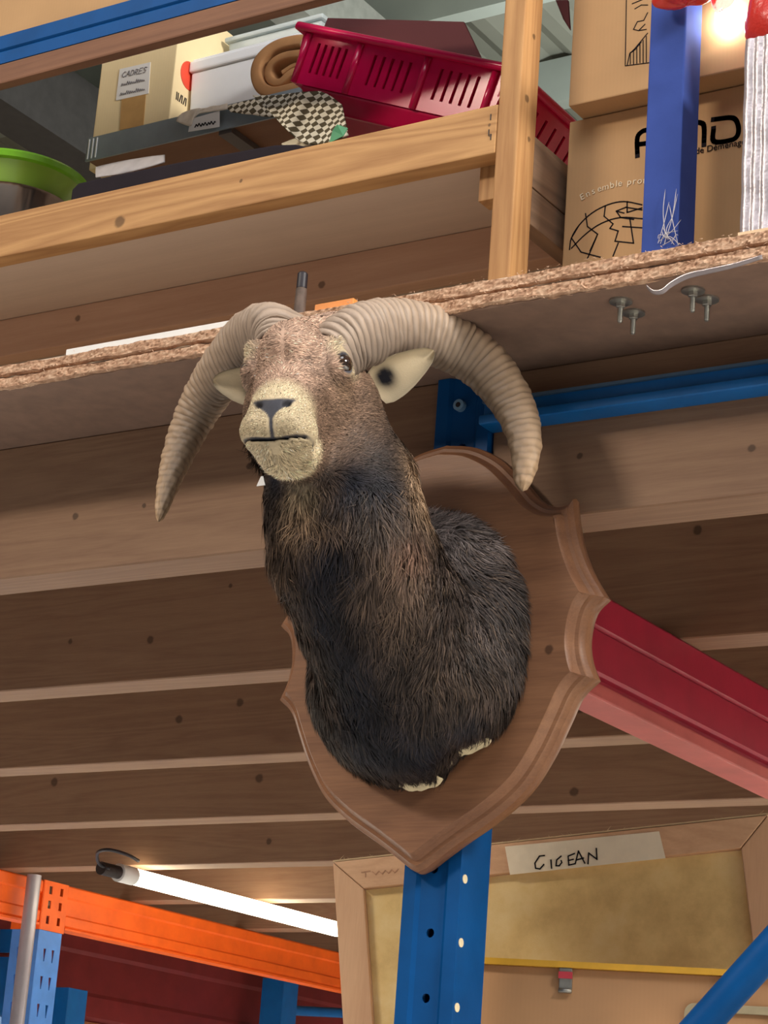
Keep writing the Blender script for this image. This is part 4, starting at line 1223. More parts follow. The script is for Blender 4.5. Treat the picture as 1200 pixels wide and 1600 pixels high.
# front wall slopes inwards a little
wv_ = (ez * 1.0 - ey * .0)
MB().plate(front_o, hol, A_ + ey * .002, ex, ez + ey * -.10, ey, .003).build('front_wall', red_pl, bk)
MB().plate([(tp, -ht), (LB - tp, -ht), (LB - .004, -.004), (.004, -.004)], [], A_ + ey * .0078, ex, ez + ey * -.10, ey, .002).build('inner_liner', red_pl, bk)
for i, x in enumerate((.014, .112, .235, .352)):
    MB().tube([BP(x, .001, -.006), BP(x + .001, .009, -ht)], [.0055, .005], 8).build('pilaster', red_pl, bk, smooth=True)
hol = slots(.03, DB - .03, 7, -.060, -.018, .006)
MB().plate([(tp, -ht), (DB - tp, -ht), (DB, 0), (0, 0)], hol, BP(LB - .002, 0, 0), ey, ez + ex * .14, -ex, .003).build('side_wall', red_pl, bk)
MB().plate([(tp, -ht), (DB - tp, -ht), (DB - .004, -.004), (.004, -.004)], [], BP(LB - .0085, 0, 0), ey, ez + ex * .14, -ex, .002).build('inner_liner', red_pl, bk)
MB().plate([(tp, -ht), (DB - tp, -ht), (DB, 0), (0, 0)], [], BP(.002, 0, 0), ey, ez - ex * .14, ex, .003).build('side_wall', red_pl, bk)
MB().plate(front_o, [], BP(0, DB - .005, 0), ex, ez + ey * .10, ey, .003).build('back_wall', red_pl, bk)
lo = [BP(tp + .03, .03, -ht - .026), BP(LB - tp - .03, .03, -ht - .026), BP(LB - tp - .03, DB - .03, -ht - .026), BP(tp + .03, DB - .03, -ht - .026)]
hi = [BP(tp + .012, .012, -ht), BP(LB - tp - .012, .012, -ht), BP(LB - tp - .012, DB - .012, -ht), BP(tp + .012, DB - .012, -ht)]
MB().hexa(lo, hi).build('basket_floor', red_pl, bk, bevel=.004)
rim = [BP(-.006, -.006, 0), BP(LB + .006, -.006, 0), BP(LB + .006, DB + .006, 0), BP(-.006, DB + .006, 0)]
mb = MB()
for i in range(4):
    a, b2 = rim[i], rim[(i + 1) % 4]
    mb.tube([a, b2], .0062, 10)
mb.build('rim', red_pl, bk, smooth=True, auto=.9)
cf = [at(505, 45, 2.345), at(752, 92, 2.345), at(724, 34, 2.37), at(512, 28, 2.37)]
tag(MB().hexa(cf, [p + np.array([0, .004, .001]) for p in cf]).build('cardboard_sheet', M['card_dark'], None), 'dark red-brown cardboard sheet sticking out of the red basket', 'cardboard')

# ---- crinkled clear bag with a green leaf print
q = at(565, 205, 2.215)
gl, nt, b = new_mat('clear_film'); b.inputs['Base Color'].default_value = (.93, .96, .96, 1); b.inputs['Transmission Weight'].default_value = .95; b.inputs['Roughness'].default_value = .08; b.inputs['IOR'].default_value = 1.15
bump(nt, b, noise(nt, coords(nt), 70, 4), .8, .004)
bag = thing('clear_bag', (q[0], 2.23, 2.8625), 'crinkled clear plastic bag with green print lying behind the pine rail', 'bag')
mb = MB()
def bagf(u, v):
    a, bb = 2 * math.pi * u, math.pi * v
    r_ = 1 + .10 * math.sin(3 * a + 4 * bb) + .07 * math.sin(7 * a - 3 * bb)
    return np.array([q[0] + .05 * r_ * math.sin(bb) * math.cos(a), 2.228 + .022 * r_ * math.sin(bb) * math.sin(a), 2.869 + .036 + .036 * math.cos(bb) * (1 + .08 * math.sin(5 * a))]) + np.array([0, 0, .008 * math.cos(a) * math.sin(bb)])
mb.grid(bagf, 28, 14); mb.build('film', gl, bag, smooth=True)
q2 = at(527, 208, 2.198)
MB().add([q2 + np.array(v) for v in ((-.012, 0, -.012), (.012, -.003, -.008), (.016, 0, .004), (.0, -.002, .012), (-.008, 0, .006))], [(0, 1, 2, 3, 4)]).build('green_print', plain('green_film', srgb(70, 140, 96), .4), bag, solid=.001)

# ---- bowls at the far left
bc = np.array([at(28, 240, 2.30)[0], 2.30, 2.8625])
zr = at(50, 266, 2.30 - .09)[2] - bc[2]
steel_b, nt, b = new_mat('brushed_steel'); b.inputs['Metallic'].default_value = 1.0; b.inputs['Roughness'].default_value = .28; b.inputs['Base Color'].default_value = rgba(srgb(150, 140, 132))
bump(nt, b, noise(nt, coords(nt, (1, 1, .05)), 30, 2), .4, .01)
sb = MB().lathe(bc, [(.045, 0), (.060, .004), (.078, zr * .45), (.092, zr - .004), (.096, zr), (.094, zr + .001), (.089, zr - .004), (.074, zr * .45), (.055, .008), (.02, .007)], 56).build('steel_bowl', steel_b, None, smooth=True, auto=.8)
tag(sb, 'brushed steel bowl standing under the green tub behind the pine rail', 'bowl')
gz = at(60, 206, 2.30 - .115)[2] - bc[2]
gm, nt, b = new_mat('lime_plastic')
b.inputs['Base Color'].default_value = rgba(srgb(172, 214, 84)); b.inputs['Roughness'].default_value = .2; b.inputs['Transmission Weight'].default_value = .35; b.inputs['Subsurface Weight'].default_value = .0
gbowl = thing('plastic_bowl', (bc[0], bc[1], bc[2] + zr + .0015), 'translucent lime green plastic bowl resting in the steel bowl', 'bowl')
MB().lathe((bc[0], bc[1], bc[2]), [(.060, zr + .002), (.088, zr + .003), (.097, zr + .018), (.108, gz - .012), (.1065, gz - .012), (.095, zr + .02), (.086, zr + .006), (.05, zr + .005)], 56).build('bowl_wall', gm, gbowl, smooth=True, auto=.8)
MB().lathe((bc[0], bc[1], bc[2]), [(.107, gz - .0125), (.115, gz - .011), (.118, gz - .004), (.115, gz), (.108, gz - .002), (.106, gz - .008)], 64, closed=True).build('rim', plain('lime_rim', srgb(128, 196, 44), .25), gbowl, smooth=True, auto=.9)
# ---- black tray
ty = 2.178
pts = [on(x, y, ty) for x, y in [(112, 296), (122, 286), (160, 277), (300, 249), (430, 226), (462, 225), (482, 229)]]
low = 2.8625
ol = [(pts[0][0], low)] + [tuple(p) for p in pts] + [(pts[-1][0], low)]
tray = MB().plate([(p[0], p[1]) for p in ol], [], (0, ty, 0), (1, 0, 0), (0, 0, 1), (0, 1, 0), .10).build('baking_tray', plain('black_enamel', srgb(30, 23, 30), .75, spec=.2), None, bevel=.003, seg=2)
tag(tray, 'long black tray with rounded ends lying behind the pine rail', 'tray')
cl = sheet_cloth('folded_cloth', [(150, 262), (185, 254), (225, 247), (258, 243)], [(150, 278), (190, 272), (228, 263), (258, 254)], 2.30, 2.285, 24, 6, .003, plain('white_cloth', srgb(216, 212, 214), .8, 0, .08, 50, .3), None)
tag(cl, 'white folded cloth lying behind the black tray', 'cloth')
cl2 = sheet_cloth('crumpled_paper', [(440, 224), (458, 217), (475, 214), (492, 218)], [(446, 232), (462, 230), (478, 228), (494, 226)], 2.30, 2.29, 24, 6, .003, plain('cream_paper', srgb(232, 220, 190), .8, 0, .1, 70, .4), None)
tag(cl2, 'crumpled cream paper under the chequered scarf end', 'paper')

# ---- upper blue post with base plate
ub = thing('rack_post', (-1.066, 2.17, DECK_T), 'violet-blue square steel post standing on the deck edge', 'post')
uy = 2.145
x0, x1 = -.5078 * uy, -.4860 * uy
y1 = -x1 / .4763
MB().box((x0, uy, DECK_T + .004), (x1, y1, 3.45)).build('tube', M['blue_upper'], ub, bevel=.002)
MB().box((-1.125, 2.138, DECK_T + .0002), (-1.012, 2.195, DECK_T + .004)).build('base_plate', M['blue_upper'], ub)
cw = MB(); rr = random.Random(5)
for i in range(14):
    bx_ = at(rr.uniform(1028, 1062), rr.uniform(372, 384), uy - .002); tx = at(rr.uniform(1035, 1066), rr.uniform(290, 372), uy - .001)
    mid = (bx_ + tx) / 2 + np.array([rr.uniform(-.004, .004), -.003, rr.uniform(-.004, .004)])
    cw.tube(spline([bx_, mid, tx], 4), [.0004] * 8 + [.0001], 4)
tag(cw.build('cobweb', plain('dusty_web', srgb(214, 208, 206), .9), None, fix=False), 'dusty cobweb clinging to the foot of the violet-blue post', 'cobweb')

# ---- moving boxes behind the post
MX0, MX1 = -1.2500, -.86
MY = 2.25
mz = at(893, 190, MY)[2]
mv = thing('cardboard_box', (-1.05, 2.4, DECK_T), 'brown moving box with a black globe print and large lettering, standing on the deck', 'box')
MB().box((MX0, MY, DECK_T), (MX1, 2.62, mz)).build('box_body', M['card'], mv, bevel=.002)
def prt(mb, pxpolys, wid, Y): strokes(mb, [[on(x, y, Y) for x, y in pl_] for pl_ in pxpolys], (0, Y, 0), (1, 0, 0), (0, 0, 1), (0, -1, 0), wid, .0005)
def prt_s(mb, pxpolys, wid, Y): prt(mb, [spline(p_, 5) for p_ in pxpolys], wid, Y)
globe = MB(); gx, gy, ga, gb = 985, 385, 96, 70
arc = [(gx - 95, gy + 20)] + [(gx + 95 * math.cos(a), gy - 70 * math.sin(a)) for a in np.linspace(math.pi, .3, 18)]
prt(globe, [spline(p_, 4) for p_ in [[(890, 390), (893, 372), (905, 352), (925, 333), (950, 320), (975, 315), (1003, 320)]]] + [spline([(893, 388), (915, 366), (940, 349), (970, 340), (1005, 342)], 4), [(915, 334), (918, 354), (934, 366), (926, 385), (918, 404)], [(946, 322), (944, 338), (958, 350), (953, 357), (966, 361), (961, 377), (990, 380), (984, 340)],
            [(963, 330), (970, 340), (990, 343)], [(975, 333), (963, 330), (978, 324), (1003, 328)], [(980, 315), (980, 332), (1003, 325)], [(973, 354), (1003, 356)], [(905, 352), (893, 372), (908, 394), (938, 402)], [(934, 366), (922, 392)], [(966, 380), (958, 400)]], .0016, MY)
globe.build('globe_print', M['ink'], mv)
let = MB(); let2 = MB(); let3 = MB()
prt_s(let, [[(996, 244), (996, 216), (1003, 206), (1012, 203)], [(996, 226), (1010, 224)]], .0062, MY)
prt_s(let2, [[(1086, 192), (1094, 192), (1100, 198), (1100, 227)]], .0062, MY)
prt_s(let3, [[(1115, 200), (1116, 221), (1142, 219), (1152, 212), (1154, 200), (1150, 188), (1140, 184), (1114, 187)]], .0062, MY)
for l_ in (let, let2, let3): l_.build('letter', M['ink'], mv)
def text3d(txt, size, pos, mat, parent, rot_y=0.0, name='small_print', ext=.0002):
    cu = bpy.data.curves.new('t', 'FONT'); cu.body = txt; cu.size = size; cu.extrude = ext; cu.align_x = 'LEFT'
    ob = bpy.data.objects.new('t', cu); COL.objects.link(ob)
    bpy.context.view_layer.update()
    me = bpy.data.meshes.new_from_object(ob.evaluated_get(bpy.context.evaluated_depsgraph_get()))
    bpy.data.objects.remove(ob, do_unlink=True)
    me.materials.clear(); me.materials.append(mat)
    o2 = bpy.data.objects.new(name, me); COL.objects.link(o2); o2.parent = parent
    o2.rotation_euler = (math.pi / 2, rot_y, 0); o2.location = Vector(pos) - wloc(parent)
    return o2
qd = at(1086, 241, MY - .0008)
text3d('de Déménagement', .0118, (qd[0], MY - .0008, qd[2]), M['ink'], mv)
# pale arched slogan over the globe
slog = 'Ensemble prot'
sp_ = [(908, 314), (922, 306), (936, 300), (950, 296), (964, 292), (978, 290), (992, 288), (1006, 287)]
P_ = spline([on(x, y, MY) for x, y in sp_], 8)
cum = np.concatenate([[0], np.cumsum([np.linalg.norm(P_[i + 1] - P_[i]) for i in range(len(P_) - 1)])])
pale_ink = plain('pale_ink', srgb(226, 208, 176), .8)
s_at = .0
for ch in slog:
    adv = {'E': .0078, 'm': .0102, 'i': .004, 'l': .004, 't': .0052, 'r': .0054, ' ': .005}.get(ch, .0074)
    if ch != ' ':
        i0 = min(np.searchsorted(cum, s_at), len(P_) - 2); d = P_[i0 + 1] - P_[i0]
        text3d(ch, .0125, (P_[i0][0], MY - .0007, P_[i0][1]), pale_ink, mv, -math.atan2(d[1], d[0]), 'slogan_letter')
    s_at += adv
MY2 = 2.215
uz = mz + .0015
up = thing('cardboard_box', (-1.05, 2.4, uz), 'brown moving box with a line drawing in a frame, stacked on the globe box', 'box')
ux0 = at(889, 150, MY2)[0]
MB().box((ux0, MY2, uz), (MX1, 2.62, uz + .42)).build('box_body', M['card'], up, bevel=.002)
dr = MB(); dr2 = MB()
prt(dr2, [[(1094, -10), (1094, 80)]], .0011, MY2); dr2.build('drawing_frame', M['ink'], up)
prt(dr, [[(979, -10), (977, 103), (1016, 98)], [(990, 46), (996, 34), (1006, 32), (1012, 20)], [(990, 46), (998, 48), (1008, 38)], [(998, 48), (1010, 46)], [(980, 102), (984, 84), (992, 76), (1012, 52)], [(984, 84), (992, 78), (1002, 66)],
         [(985, 100), (985, 82)], [(990, 100), (990, 78)], [(995, 99), (995, 75)], [(1000, 98), (1000, 69)], [(1005, 98), (1005, 63)], [(1010, 97), (1010, 57)], [(988, 6), (1012, -4)], [(992, 14), (1002, 8), (1012, 8)]], .0011, MY2)
dr.build('line_drawing', M['ink'], up)
fl2 = [at(868, 0, MY2 + .004), at(887, 0, MY2 + .002), at(890, 46, MY2 + .002), at(880, 30, MY2 + .03)]
MB().hexa(fl2, [p + np.array([0, .004, 0]) for p in fl2]).build('open_flap', M['card_dark'], up)

# ---- silver quilted box at the right edge
sy = 2.112
sx0 = at(1158, 300, sy)[0]
sv, nt, b = new_mat('silver_foil'); b.inputs['Metallic'].default_value = .55; b.inputs['Roughness'].default_value = .35; b.inputs['Base Color'].default_value = rgba(srgb(176, 166, 168))
bump(nt, b, noise(nt, coords(nt), 45, 4), .5, .004)
sv_t = thing('foil_box', (sx0 + .08, 2.2, DECK_T), 'silver foil insulated box with vertical ribs at the right edge', 'box')
mb = MB()
nx = 90
def ribf(u, v):
    x = sx0 + .16 * u
    return (x, sy - .0022 * abs(math.sin(u * 45)) - .001 * math.sin(v * 23 + u * 9), DECK_T + .002 + .243 * v)
mb.grid(ribf, nx, 14)
mb.build('ribbed_front', sv, sv_t, smooth=True, fix=True)
MB().box((sx0, sy + .001, DECK_T + .001), (sx0 + .16, sy + .12, DECK_T + .245)).build('box_body', sv, sv_t, bevel=.003)
MB().box((sx0 - .001, sy - .0035, DECK_T + .0005), (sx0 + .16, sy + .001, DECK_T + .004)).build('bottom_hem', M['tape_brown'], sv_t)

# ---- red bags and the lamp at the top right
redb, nt, b = new_mat('red_bag_plastic'); b.inputs['Base Color'].default_value = rgba(srgb(214, 58, 48)); b.inputs['Roughness'].default_value = .3; b.inputs['Transmission Weight'].default_value = .15
bump(nt, b, noise(nt, coords(nt), 40, 4), .6, .006)
def blob(c_, r_, seed):
    c_ = np.array(c_); rr_ = random.Random(seed); ph_ = [rr_.uniform(0, 6) for _ in range(6)]
    mb_ = MB()
    def f(u, v):
        a, bb = 2 * math.pi * u, math.pi * v
        k_ = 1 + .09 * math.sin(3 * a + ph_[0]) * math.sin(bb) + .07 * math.sin(4 * bb + ph_[1]) + .05 * math.sin(6 * a + 3 * bb + ph_[2])
        return c_ + k_ * np.array([r_[0] * math.sin(bb) * math.cos(a), r_[1] * math.sin(bb) * math.sin(a), r_[2] * math.cos(bb)])
    mb_.grid(f, 36, 20)
    return mb_
q = at(1205, 30, 2.14)
q[2] = max(q[2], DECK_T + .245 + .050)
tag(blob(q + np.array([.01, .03, 0]), (.058, .045, .048), 1).build('red_bag', redb, None, smooth=True), 'crumpled red plastic bag resting on the silver box', 'bag')
q = at(1072, -16, 2.118)
tag(blob(q, (.042, .020, .021), 2).build('red_cloth', redb, None, smooth=True), 'red plastic wrapped round the violet-blue post at the top edge', 'bag')
q = at(1128, -2, 2.19)
tag(blob(q, (.016, .014, .016), 3).build('red_ball', redb, None, smooth=True), 'small red plastic ball beside the bright lamp', 'plastic')
lamp_q = at(1136, 22, 2.205)
lp = thing('work_lamp', lamp_q + np.array([0, .01, .0]), 'bright white lamp shining beside the red bag in the top right corner', 'lamp')
MB().lathe(lamp_q, [(.010, -.020), (.013, -.014), (.0145, 0), (.012, .012), (.008, .02)], 20).build('bulb', emissive('lamp_bulb', (1.0, .97, .90), 32), lp, smooth=True)
MB().lathe(lamp_q + np.array([0, 0, .02]), [(.008, .0005), (.010, .003), (.010, .03), (.006, .034)], 16).build('socket', M['dark'], lp, smooth=True, auto=.6)
MB().tube([lamp_q + np.array([0, 0, .054]), lamp_q + np.array([0, .0, .45])], .002, 8).build('cord', M['black'], lp)

# ---- steel peg and loose strip on the deck edge
q = atz(468, 486, DECK_T); q[1] = EDGE_Y + .012
q = np.array([at(468, 486, EDGE_Y + .012)[0], EDGE_Y + .012, DECK_T])
ztop = at(463, 428, EDGE_Y + .012)[2]
pg = thing('steel_peg', q, 'short rusty steel peg standing on the deck edge above the sheep head', 'peg')
MB().lathe(q, [(.0078, 0), (.0075, .004), (.0070, (ztop - DECK_T) * .62), (.0062, (ztop - DECK_T) * .63)], 16).build('shank', plain('rusty_steel', srgb(98, 82, 72), .7, .2, .3, 80, .4), pg, smooth=True, auto=.6)
MB().lathe(q, [(.0066, (ztop - DECK_T) * .632), (.0068, (ztop - DECK_T) * .66), (.0066, ztop - DECK_T - .002), (.005, ztop - DECK_T)], 16).build('rubber_tip', M['black'], pg, smooth=True, auto=.6)
st = MB(); P_ = spline([at(x, y, EDGE_Y - .004) for x, y in [(1012, 449), (1022, 457), (1036, 456), (1050, 445), (1075, 432), (1110, 424), (1150, 415), (1192, 402)]], 6)
def stf(u, v):
    p = P_[min(int(round(u * (len(P_) - 1))), len(P_) - 1)]; w2 = .0022 * (1 - .6 * abs(2 * u - 1)) + .001
    return p + np.array([0, -.003 * v, (v - .5) * w2 * 2])
st.grid(stf, len(P_) - 1, 3)
tag(st.build('plastic_strip', plain('torn_film', srgb(150, 140, 140), .15, .3), None, smooth=True, solid=.0006), 'torn strip of clear film hanging off the deck edge at the right', 'strip')

for xa, xb, mt_, nm, lab, h_ in ((104, 392, M['paper'], 'paper_strip', 'long white paper strip lying along the deck edge left of the peg', .0168), (492, 553, plain('orange_strip_paint', srgb(226, 142, 70), .6), 'orange_strip', 'small orange strip lying on the deck edge right of the peg', .0172)):
    xa_, xb_ = at(xa, 545 - .185 * xa, EDGE_Y + .02)[0], at(xb, 545 - .185 * xb, EDGE_Y + .02)[0]
    tag(MB().box((xa_, EDGE_Y + .022, DECK_T + .0002), (xb_, EDGE_Y + .032, DECK_T + h_)).build(nm, mt_, None, bevel=.001, seg=1), lab, 'strip')
# ------------------------------------------------------------------ under the deck
# ---- orange beam and its upright at the left
OX = -4.2
def beam_y(name, x_r, z0, z1, ya, yb, mat, lipmat, label, w=.05):
    t = thing(name, (x_r - w / 2, (ya + yb) / 2, z0), label, 'beam')
    h_ = z1 - z0
    prof = [(x_r - w, z1), (x_r - .004, z1), (x_r, z1 - .004), (x_r, z1 - .26 * h_), (x_r - .006, z1 - .30 * h_), (x_r - .006, z0 + .34 * h_), (x_r, z0 + .30 * h_), (x_r, z0 + .10 * h_), (x_r - .006, z0 + .05 * h_), (x_r - w, z0 + .05 * h_)]
    n_ = len(prof); mb_ = MB()
    mb_.add([(x, ya, z) for x, z in prof] + [(x, yb, z) for x, z in prof], [tuple(range(n_)), tuple(range(2 * n_ - 1, n_ - 1, -1))] + [(i, (i + 1) % n_, n_ + (i + 1) % n_, n_ + i) for i in range(n_)])
    mb_.build('web', mat, t)
    MB().box((x_r - w, ya, z0), (x_r + .002, yb, z0 + .0495 * h_)).build('bottom_lip', lipmat, t)
    return t
oz1, oz0 = JOIST_B - .001, 2.3005
beam_y('rack_beam', OX, oz0, oz1, 4.905, 7.4, M['orange'], M['orange'], 'bright orange steel beam running back behind the glowing tube light')
beam_y('rack_beam', OX, oz0, oz1, 3.4, 4.795, M['orange'], M['orange'], 'orange steel beam at the left edge in front of the perforated upright')
oy0, oy1 = 4.80, 4.90
ou = thing('rack_upright', (OX - .05, 4.85, 0), 'light blue upright with teardrop slots under the orange beam', 'upright')
lb_ = painted('light_blue_paint', srgb(84, 144, 228), 0)
zc = oz0 - .012
def drops(x0, x1, z0, z1, step, n_=2):
    out = []
    z = z0 + .03
    while z < z1 - .05:
        for i in range(n_):
            xc = x0 + (x1 - x0) * (i + .5) / n_; s_ = 1 if i == 0 else -1
            out.append([(xc - .005 , z + .035), (xc - .001 * 1, z), (xc + .002, z), (xc + .006, z + .035)])
        z += step
    return out
MB().plate([(0, 0), (.098, 0), (.098, zc - 1.2), (0, zc - 1.2)], drops(.012, .086, .0, zc - 1.2, .075), (OX - .098, oy0, 1.2), (1, 0, 0), (0, 0, 1), (0, 1, 0), .003).build('front_face', lb_, ou)
MB().plate([(0, 0), (.094, 0), (.094, zc - 1.2), (0, zc - 1.2)], drops(.012, .082, .0, zc - 1.2, .075, 2), (OX, oy0 + .0035, 1.2), (0, 1, 0), (0, 0, 1), (-1, 0, 0), .003).build('side_face', lb_, ou)
MB().box((OX - .098, oy0 + .0035, 1.2), (OX - .095, oy1, zc)).build('side_face', lb_, ou)
MB().box((OX - .098, oy0, 0), (OX, oy1, 1.199)).build('foot', lb_, ou)
cp = thing('beam_connector', (OX - .05, 4.85, zc), 'orange end connector with hook slots on the light blue upright', 'connector')
MB().plate([(0, 0), (.104, 0), (.104, oz1 - zc), (0, oz1 - zc)], [[(x, z), (x + .012, z), (x + .012, z + .022), (x, z + .022)] for x in (.03, .078) for z in (.018, .06, .10)], (OX - .101, oy0 - .0045, zc + .0005), (1, 0, 0), (0, 0, 1), (0, 1, 0), .004).build('front_plate', M['orange'], cp)
MB().plate([(0, 0), (.102, 0), (.102, oz1 - zc), (0, oz1 - zc)], [[(x, z), (x + .012, z), (x + .012, z + .022), (x, z + .022)] for x in (.022, .068) for z in (.018, .06, .10)], (OX + .004, oy0 - .002, zc + .0005), (0, 1, 0), (0, 0, 1), (-1, 0, 0), .0035).build('side_plate', M['orange'], cp)
for z in (.018, .06, .10):
    MB().box((OX - .06, oy0 - .0002, zc + z), (OX - .045, oy0 + .003, zc + z + .02)).build('hook', M['orange'], cp)
# grey pipe in front of the upright
pq = at(50, 1400, 4.70)
mp_ = plain('grey_pipe', srgb(170, 168, 178), .35, .3, .12, 8)
tag(MB().tube([(pq[0], 4.70, 0.0), (pq[0], 4.70, JOIST_B - .004)], .020, 18).build('drain_pipe', mp_, None, smooth=True, auto=.6), 'grey vertical pipe beside the orange connector', 'pipe')

# ---- darker rack further in
maroon = painted('maroon_paint', srgb(118, 40, 40)); 
for i, (X, z0, z1, lab) in enumerate([(-4.75, 2.11, 2.424, 'deep maroon steel beam below the orange beam'), (-4.8, 1.86, 2.06, 'thin maroon rail lowest at the bottom left')]):
    beam_y('rack_beam', X, z0, z1, 4.2, 9.0, maroon, painted('brown_lip', srgb(150, 92, 60)), lab)
for i, (x, y, lab) in enumerate([(102, 1570, 'dark blue upright just right of the perforated one'), (436, 1565, 'dark blue upright standing behind the picture frame edge'), (24, 1540, 'dark blue upright at the left edge behind the pipe')]):
    q = atx(x, y, -4.60) if i < 2 else at(x, y, 5.3)
    t = thing('rack_upright', (q[0], q[1], 0), lab, 'upright')
    w_ = .045 if i < 2 else .05
    ztop_ = 2.0 if i < 2 else 2.26
    ztop_ = [atx(102, 1545, -4.60)[2], atx(436, 1530, -4.60)[2], 2.27][i]
    MB().box((q[0] - w_, q[1] - w_, 0), (q[0] + w_, q[1] - w_ + .004, ztop_)).build('front_face', M['blue_dark'], t)
    MB().box((q[0] + w_ - .004, q[1] - w_ + .0045, 0), (q[0] + w_, q[1] + w_, ztop_)).build('side_face', M['blue_dark'], t)
q = at(20, 1470, 5.25)
tag(MB().box((q[0] - .6, 5.25, q[2] - .035), (q[0] + .1, 5.26, q[2] + .035)).build('frame_brace', M['blue_dark'], None), 'dark blue horizontal brace at the left edge under the orange beam', 'brace')
q0, q1 = atx(440, 1578, -4.60), atx(540, 1583, -4.60)
tag(MB().tube([q0 + np.array([0, 0, 0]), q1], .018, 10).build('frame_brace', M['blue_dark'], None, smooth=True, auto=.8), 'thin dark blue horizontal brace left of the picture frame', 'brace')

# ---- glowing tube light under the joists
LZ = 2.392
la, lb2, l0 = atz(213, 1369, LZ), atz(521, 1452, LZ), atz(172, 1356, LZ)
lx = (la[0] + lb2[0]) / 2
tl_ = thing('tube_light', (lx, (la[1] + lb2[1]) / 2, LZ + .03), 'glowing white tube light hung under the joists', 'lamp')
MB().tube([(lx, la[1] + .002, LZ), (lx, lb2[1], LZ)], .0215, 20).build('diffuser', emissive('tube_glow', (1.0, .86, .62), 14), tl_, smooth=True, auto=.6)
MB().tube([(lx, l0[1] + .07, LZ), (lx, la[1] + .001, LZ)], .0235, 20).build('end_housing', M['paper'], tl_, smooth=True, auto=.6)
MB().tube([(lx, l0[1], LZ), (lx, l0[1] + .069, LZ)], .017, 16).build('end_cap', M['dark'], tl_, smooth=True, auto=.6)
MB().tube([(lx, lb2[1] + .001, LZ), (lx, lb2[1] + .05, LZ)], .022, 16).build('end_cap', M['dark'], tl_, smooth=True, auto=.6)
cb = spline([np.array([lx, l0[1] + .002, LZ]), np.array([lx - .012, l0[1] - .05, LZ]), np.array([lx - .02, l0[1] - .09, LZ + .03]), np.array([lx - .0, l0[1] - .07, LZ + .075]), np.array([lx + .03, l0[1] + .08, LZ + .075]), np.array([lx + .04, l0[1] + .25, LZ + .05])], 6)
cb = spline([atz(172, 1357, LZ), atz(158, 1352, LZ + .006), atz(152, 1343, LZ + .014), atz(154, 1331, LZ + .02), atz(172, 1328, LZ + .022), atz(200, 1336, LZ + .022), atz(216, 1345, LZ + .02)], 6)
MB().tube(cb, .0045, 8).build('cable', M['black'], tl_, smooth=True)

# ---- back of a big picture frame leaning behind the upright
TLp = at(520, 1347, 2.55); TRp = at(1200, 1273, 2.75)
fx = TRp - TLp; FW = np.linalg.norm(fx); fx = fx / FW
fz = np.array([0, 0, 1.0]) - fx * fx[2]; fz /= np.linalg.norm(fz); fn = np.cross(fx, fz)
if fn[1] > 0: fn = -fn
def FP(u, v, d=0.0): return TLp + fx * u + fz * v + fn * d
BW, FHt = .040, -.50
pf = thing('picture_frame', FP(FW / 2, FHt), 'large picture seen from the back with a taped name strip, leaning behind the blue upright', 'picture')
fw = wood('frame_wood', srgb(194, 150, 114), srgb(230, 188, 148), 0, 12, seed=21, contrast=.5)
fw2 = wood('frame_wood', srgb(194, 150, 114), srgb(230, 188, 148), 2, 12, seed=22, contrast=.5)
def bar(cs, name, mat, t=.022):
    MB().hexa([FP(u, v, 0) for u, v in cs], [FP(u, v, -t) for u, v in cs]).build(name, mat, pf, bevel=.0015)
g = .0006
bar([(g, 0), (FW - g, 0), (FW - BW - g, -BW), (BW + g, -BW)], 'top_bar', fw)
bar([(0, -g), (BW, -BW - g), (BW, FHt + BW + g), (0, FHt + g)], 'side_bar', fw2)
bar([(FW, -g), (FW - BW, -BW - g), (FW - BW, FHt + BW + g), (FW, FHt + g)], 'side_bar', fw2)
bar([(g, FHt), (FW - g, FHt), (FW - BW - g, FHt + BW), (BW + g, FHt + BW)], 'bottom_bar', fw)
mcan, nt, b = new_mat('stained_canvas')
f1 = noise(nt, coords(nt), 9, 6, .65); L(nt, ramp(nt, f1, [(.3, srgb(196, 162, 104)), (.5, srgb(226, 194, 130)), (.72, srgb(238, 212, 156))]), b.inputs['Base Color']); b.inputs['Roughness'].default_value = .85
bump(nt, b, noise(nt, coords(nt), 700, 2), .3, .0006)
MB().hexa([FP(u, v, -.012) for u, v in ((BW + .0006, -BW - .0006), (FW - BW - .0006, -BW - .0006), (FW - BW - .0006, FHt + BW + .0006), (BW + .0006, FHt + BW + .0006))], [FP(u, v, -.015) for u, v in ((BW + .0006, -BW - .0006), (FW - BW - .0006, -BW - .0006), (FW - BW - .0006, FHt + BW + .0006), (BW + .0006, FHt + BW + .0006))]).build('canvas', mcan, pf)
def fpx(x, y):                                     # a point of the frame's face
    d = ray(x, y); t = ((TLp - EYE) @ fn) / (d @ fn); p = EYE + d * t - TLp; return (p @ fx, p @ fz)
tape = [fpx(789, 1323), fpx(1030, 1298), fpx(1040, 1341), fpx(797, 1367)]
tape[1] = fpx(1030, 1299)
MB().hexa([FP(u, v, .0004) for u, v in tape], [FP(u, v, .0010) for u, v in tape]).build('name_tape', plain('masking_tape', srgb(236, 222, 194), .7, 0, .06, 40), pf)
mb = MB()
ltr = {'C': [[(851, 1337), (843, 1338), (836, 1349), (837, 1357), (844, 1358), (850, 1351)]], 'I': [[(861, 1344), (862, 1357)]], 'G': [[(877, 1338), (870, 1344), (869, 1353), (874, 1353), (878, 1348), (877, 1345)]], 'E': [[(898, 1334), (888, 1338), (889, 1352), (898, 1350)], [(888, 1345), (896, 1343)]],
       'A': [[(899, 1350), (904, 1330), (914, 1349)], [(901, 1344), (912, 1341)]], 'N': [[(919, 1350), (920, 1333), (933, 1343), (932, 1326)]]}
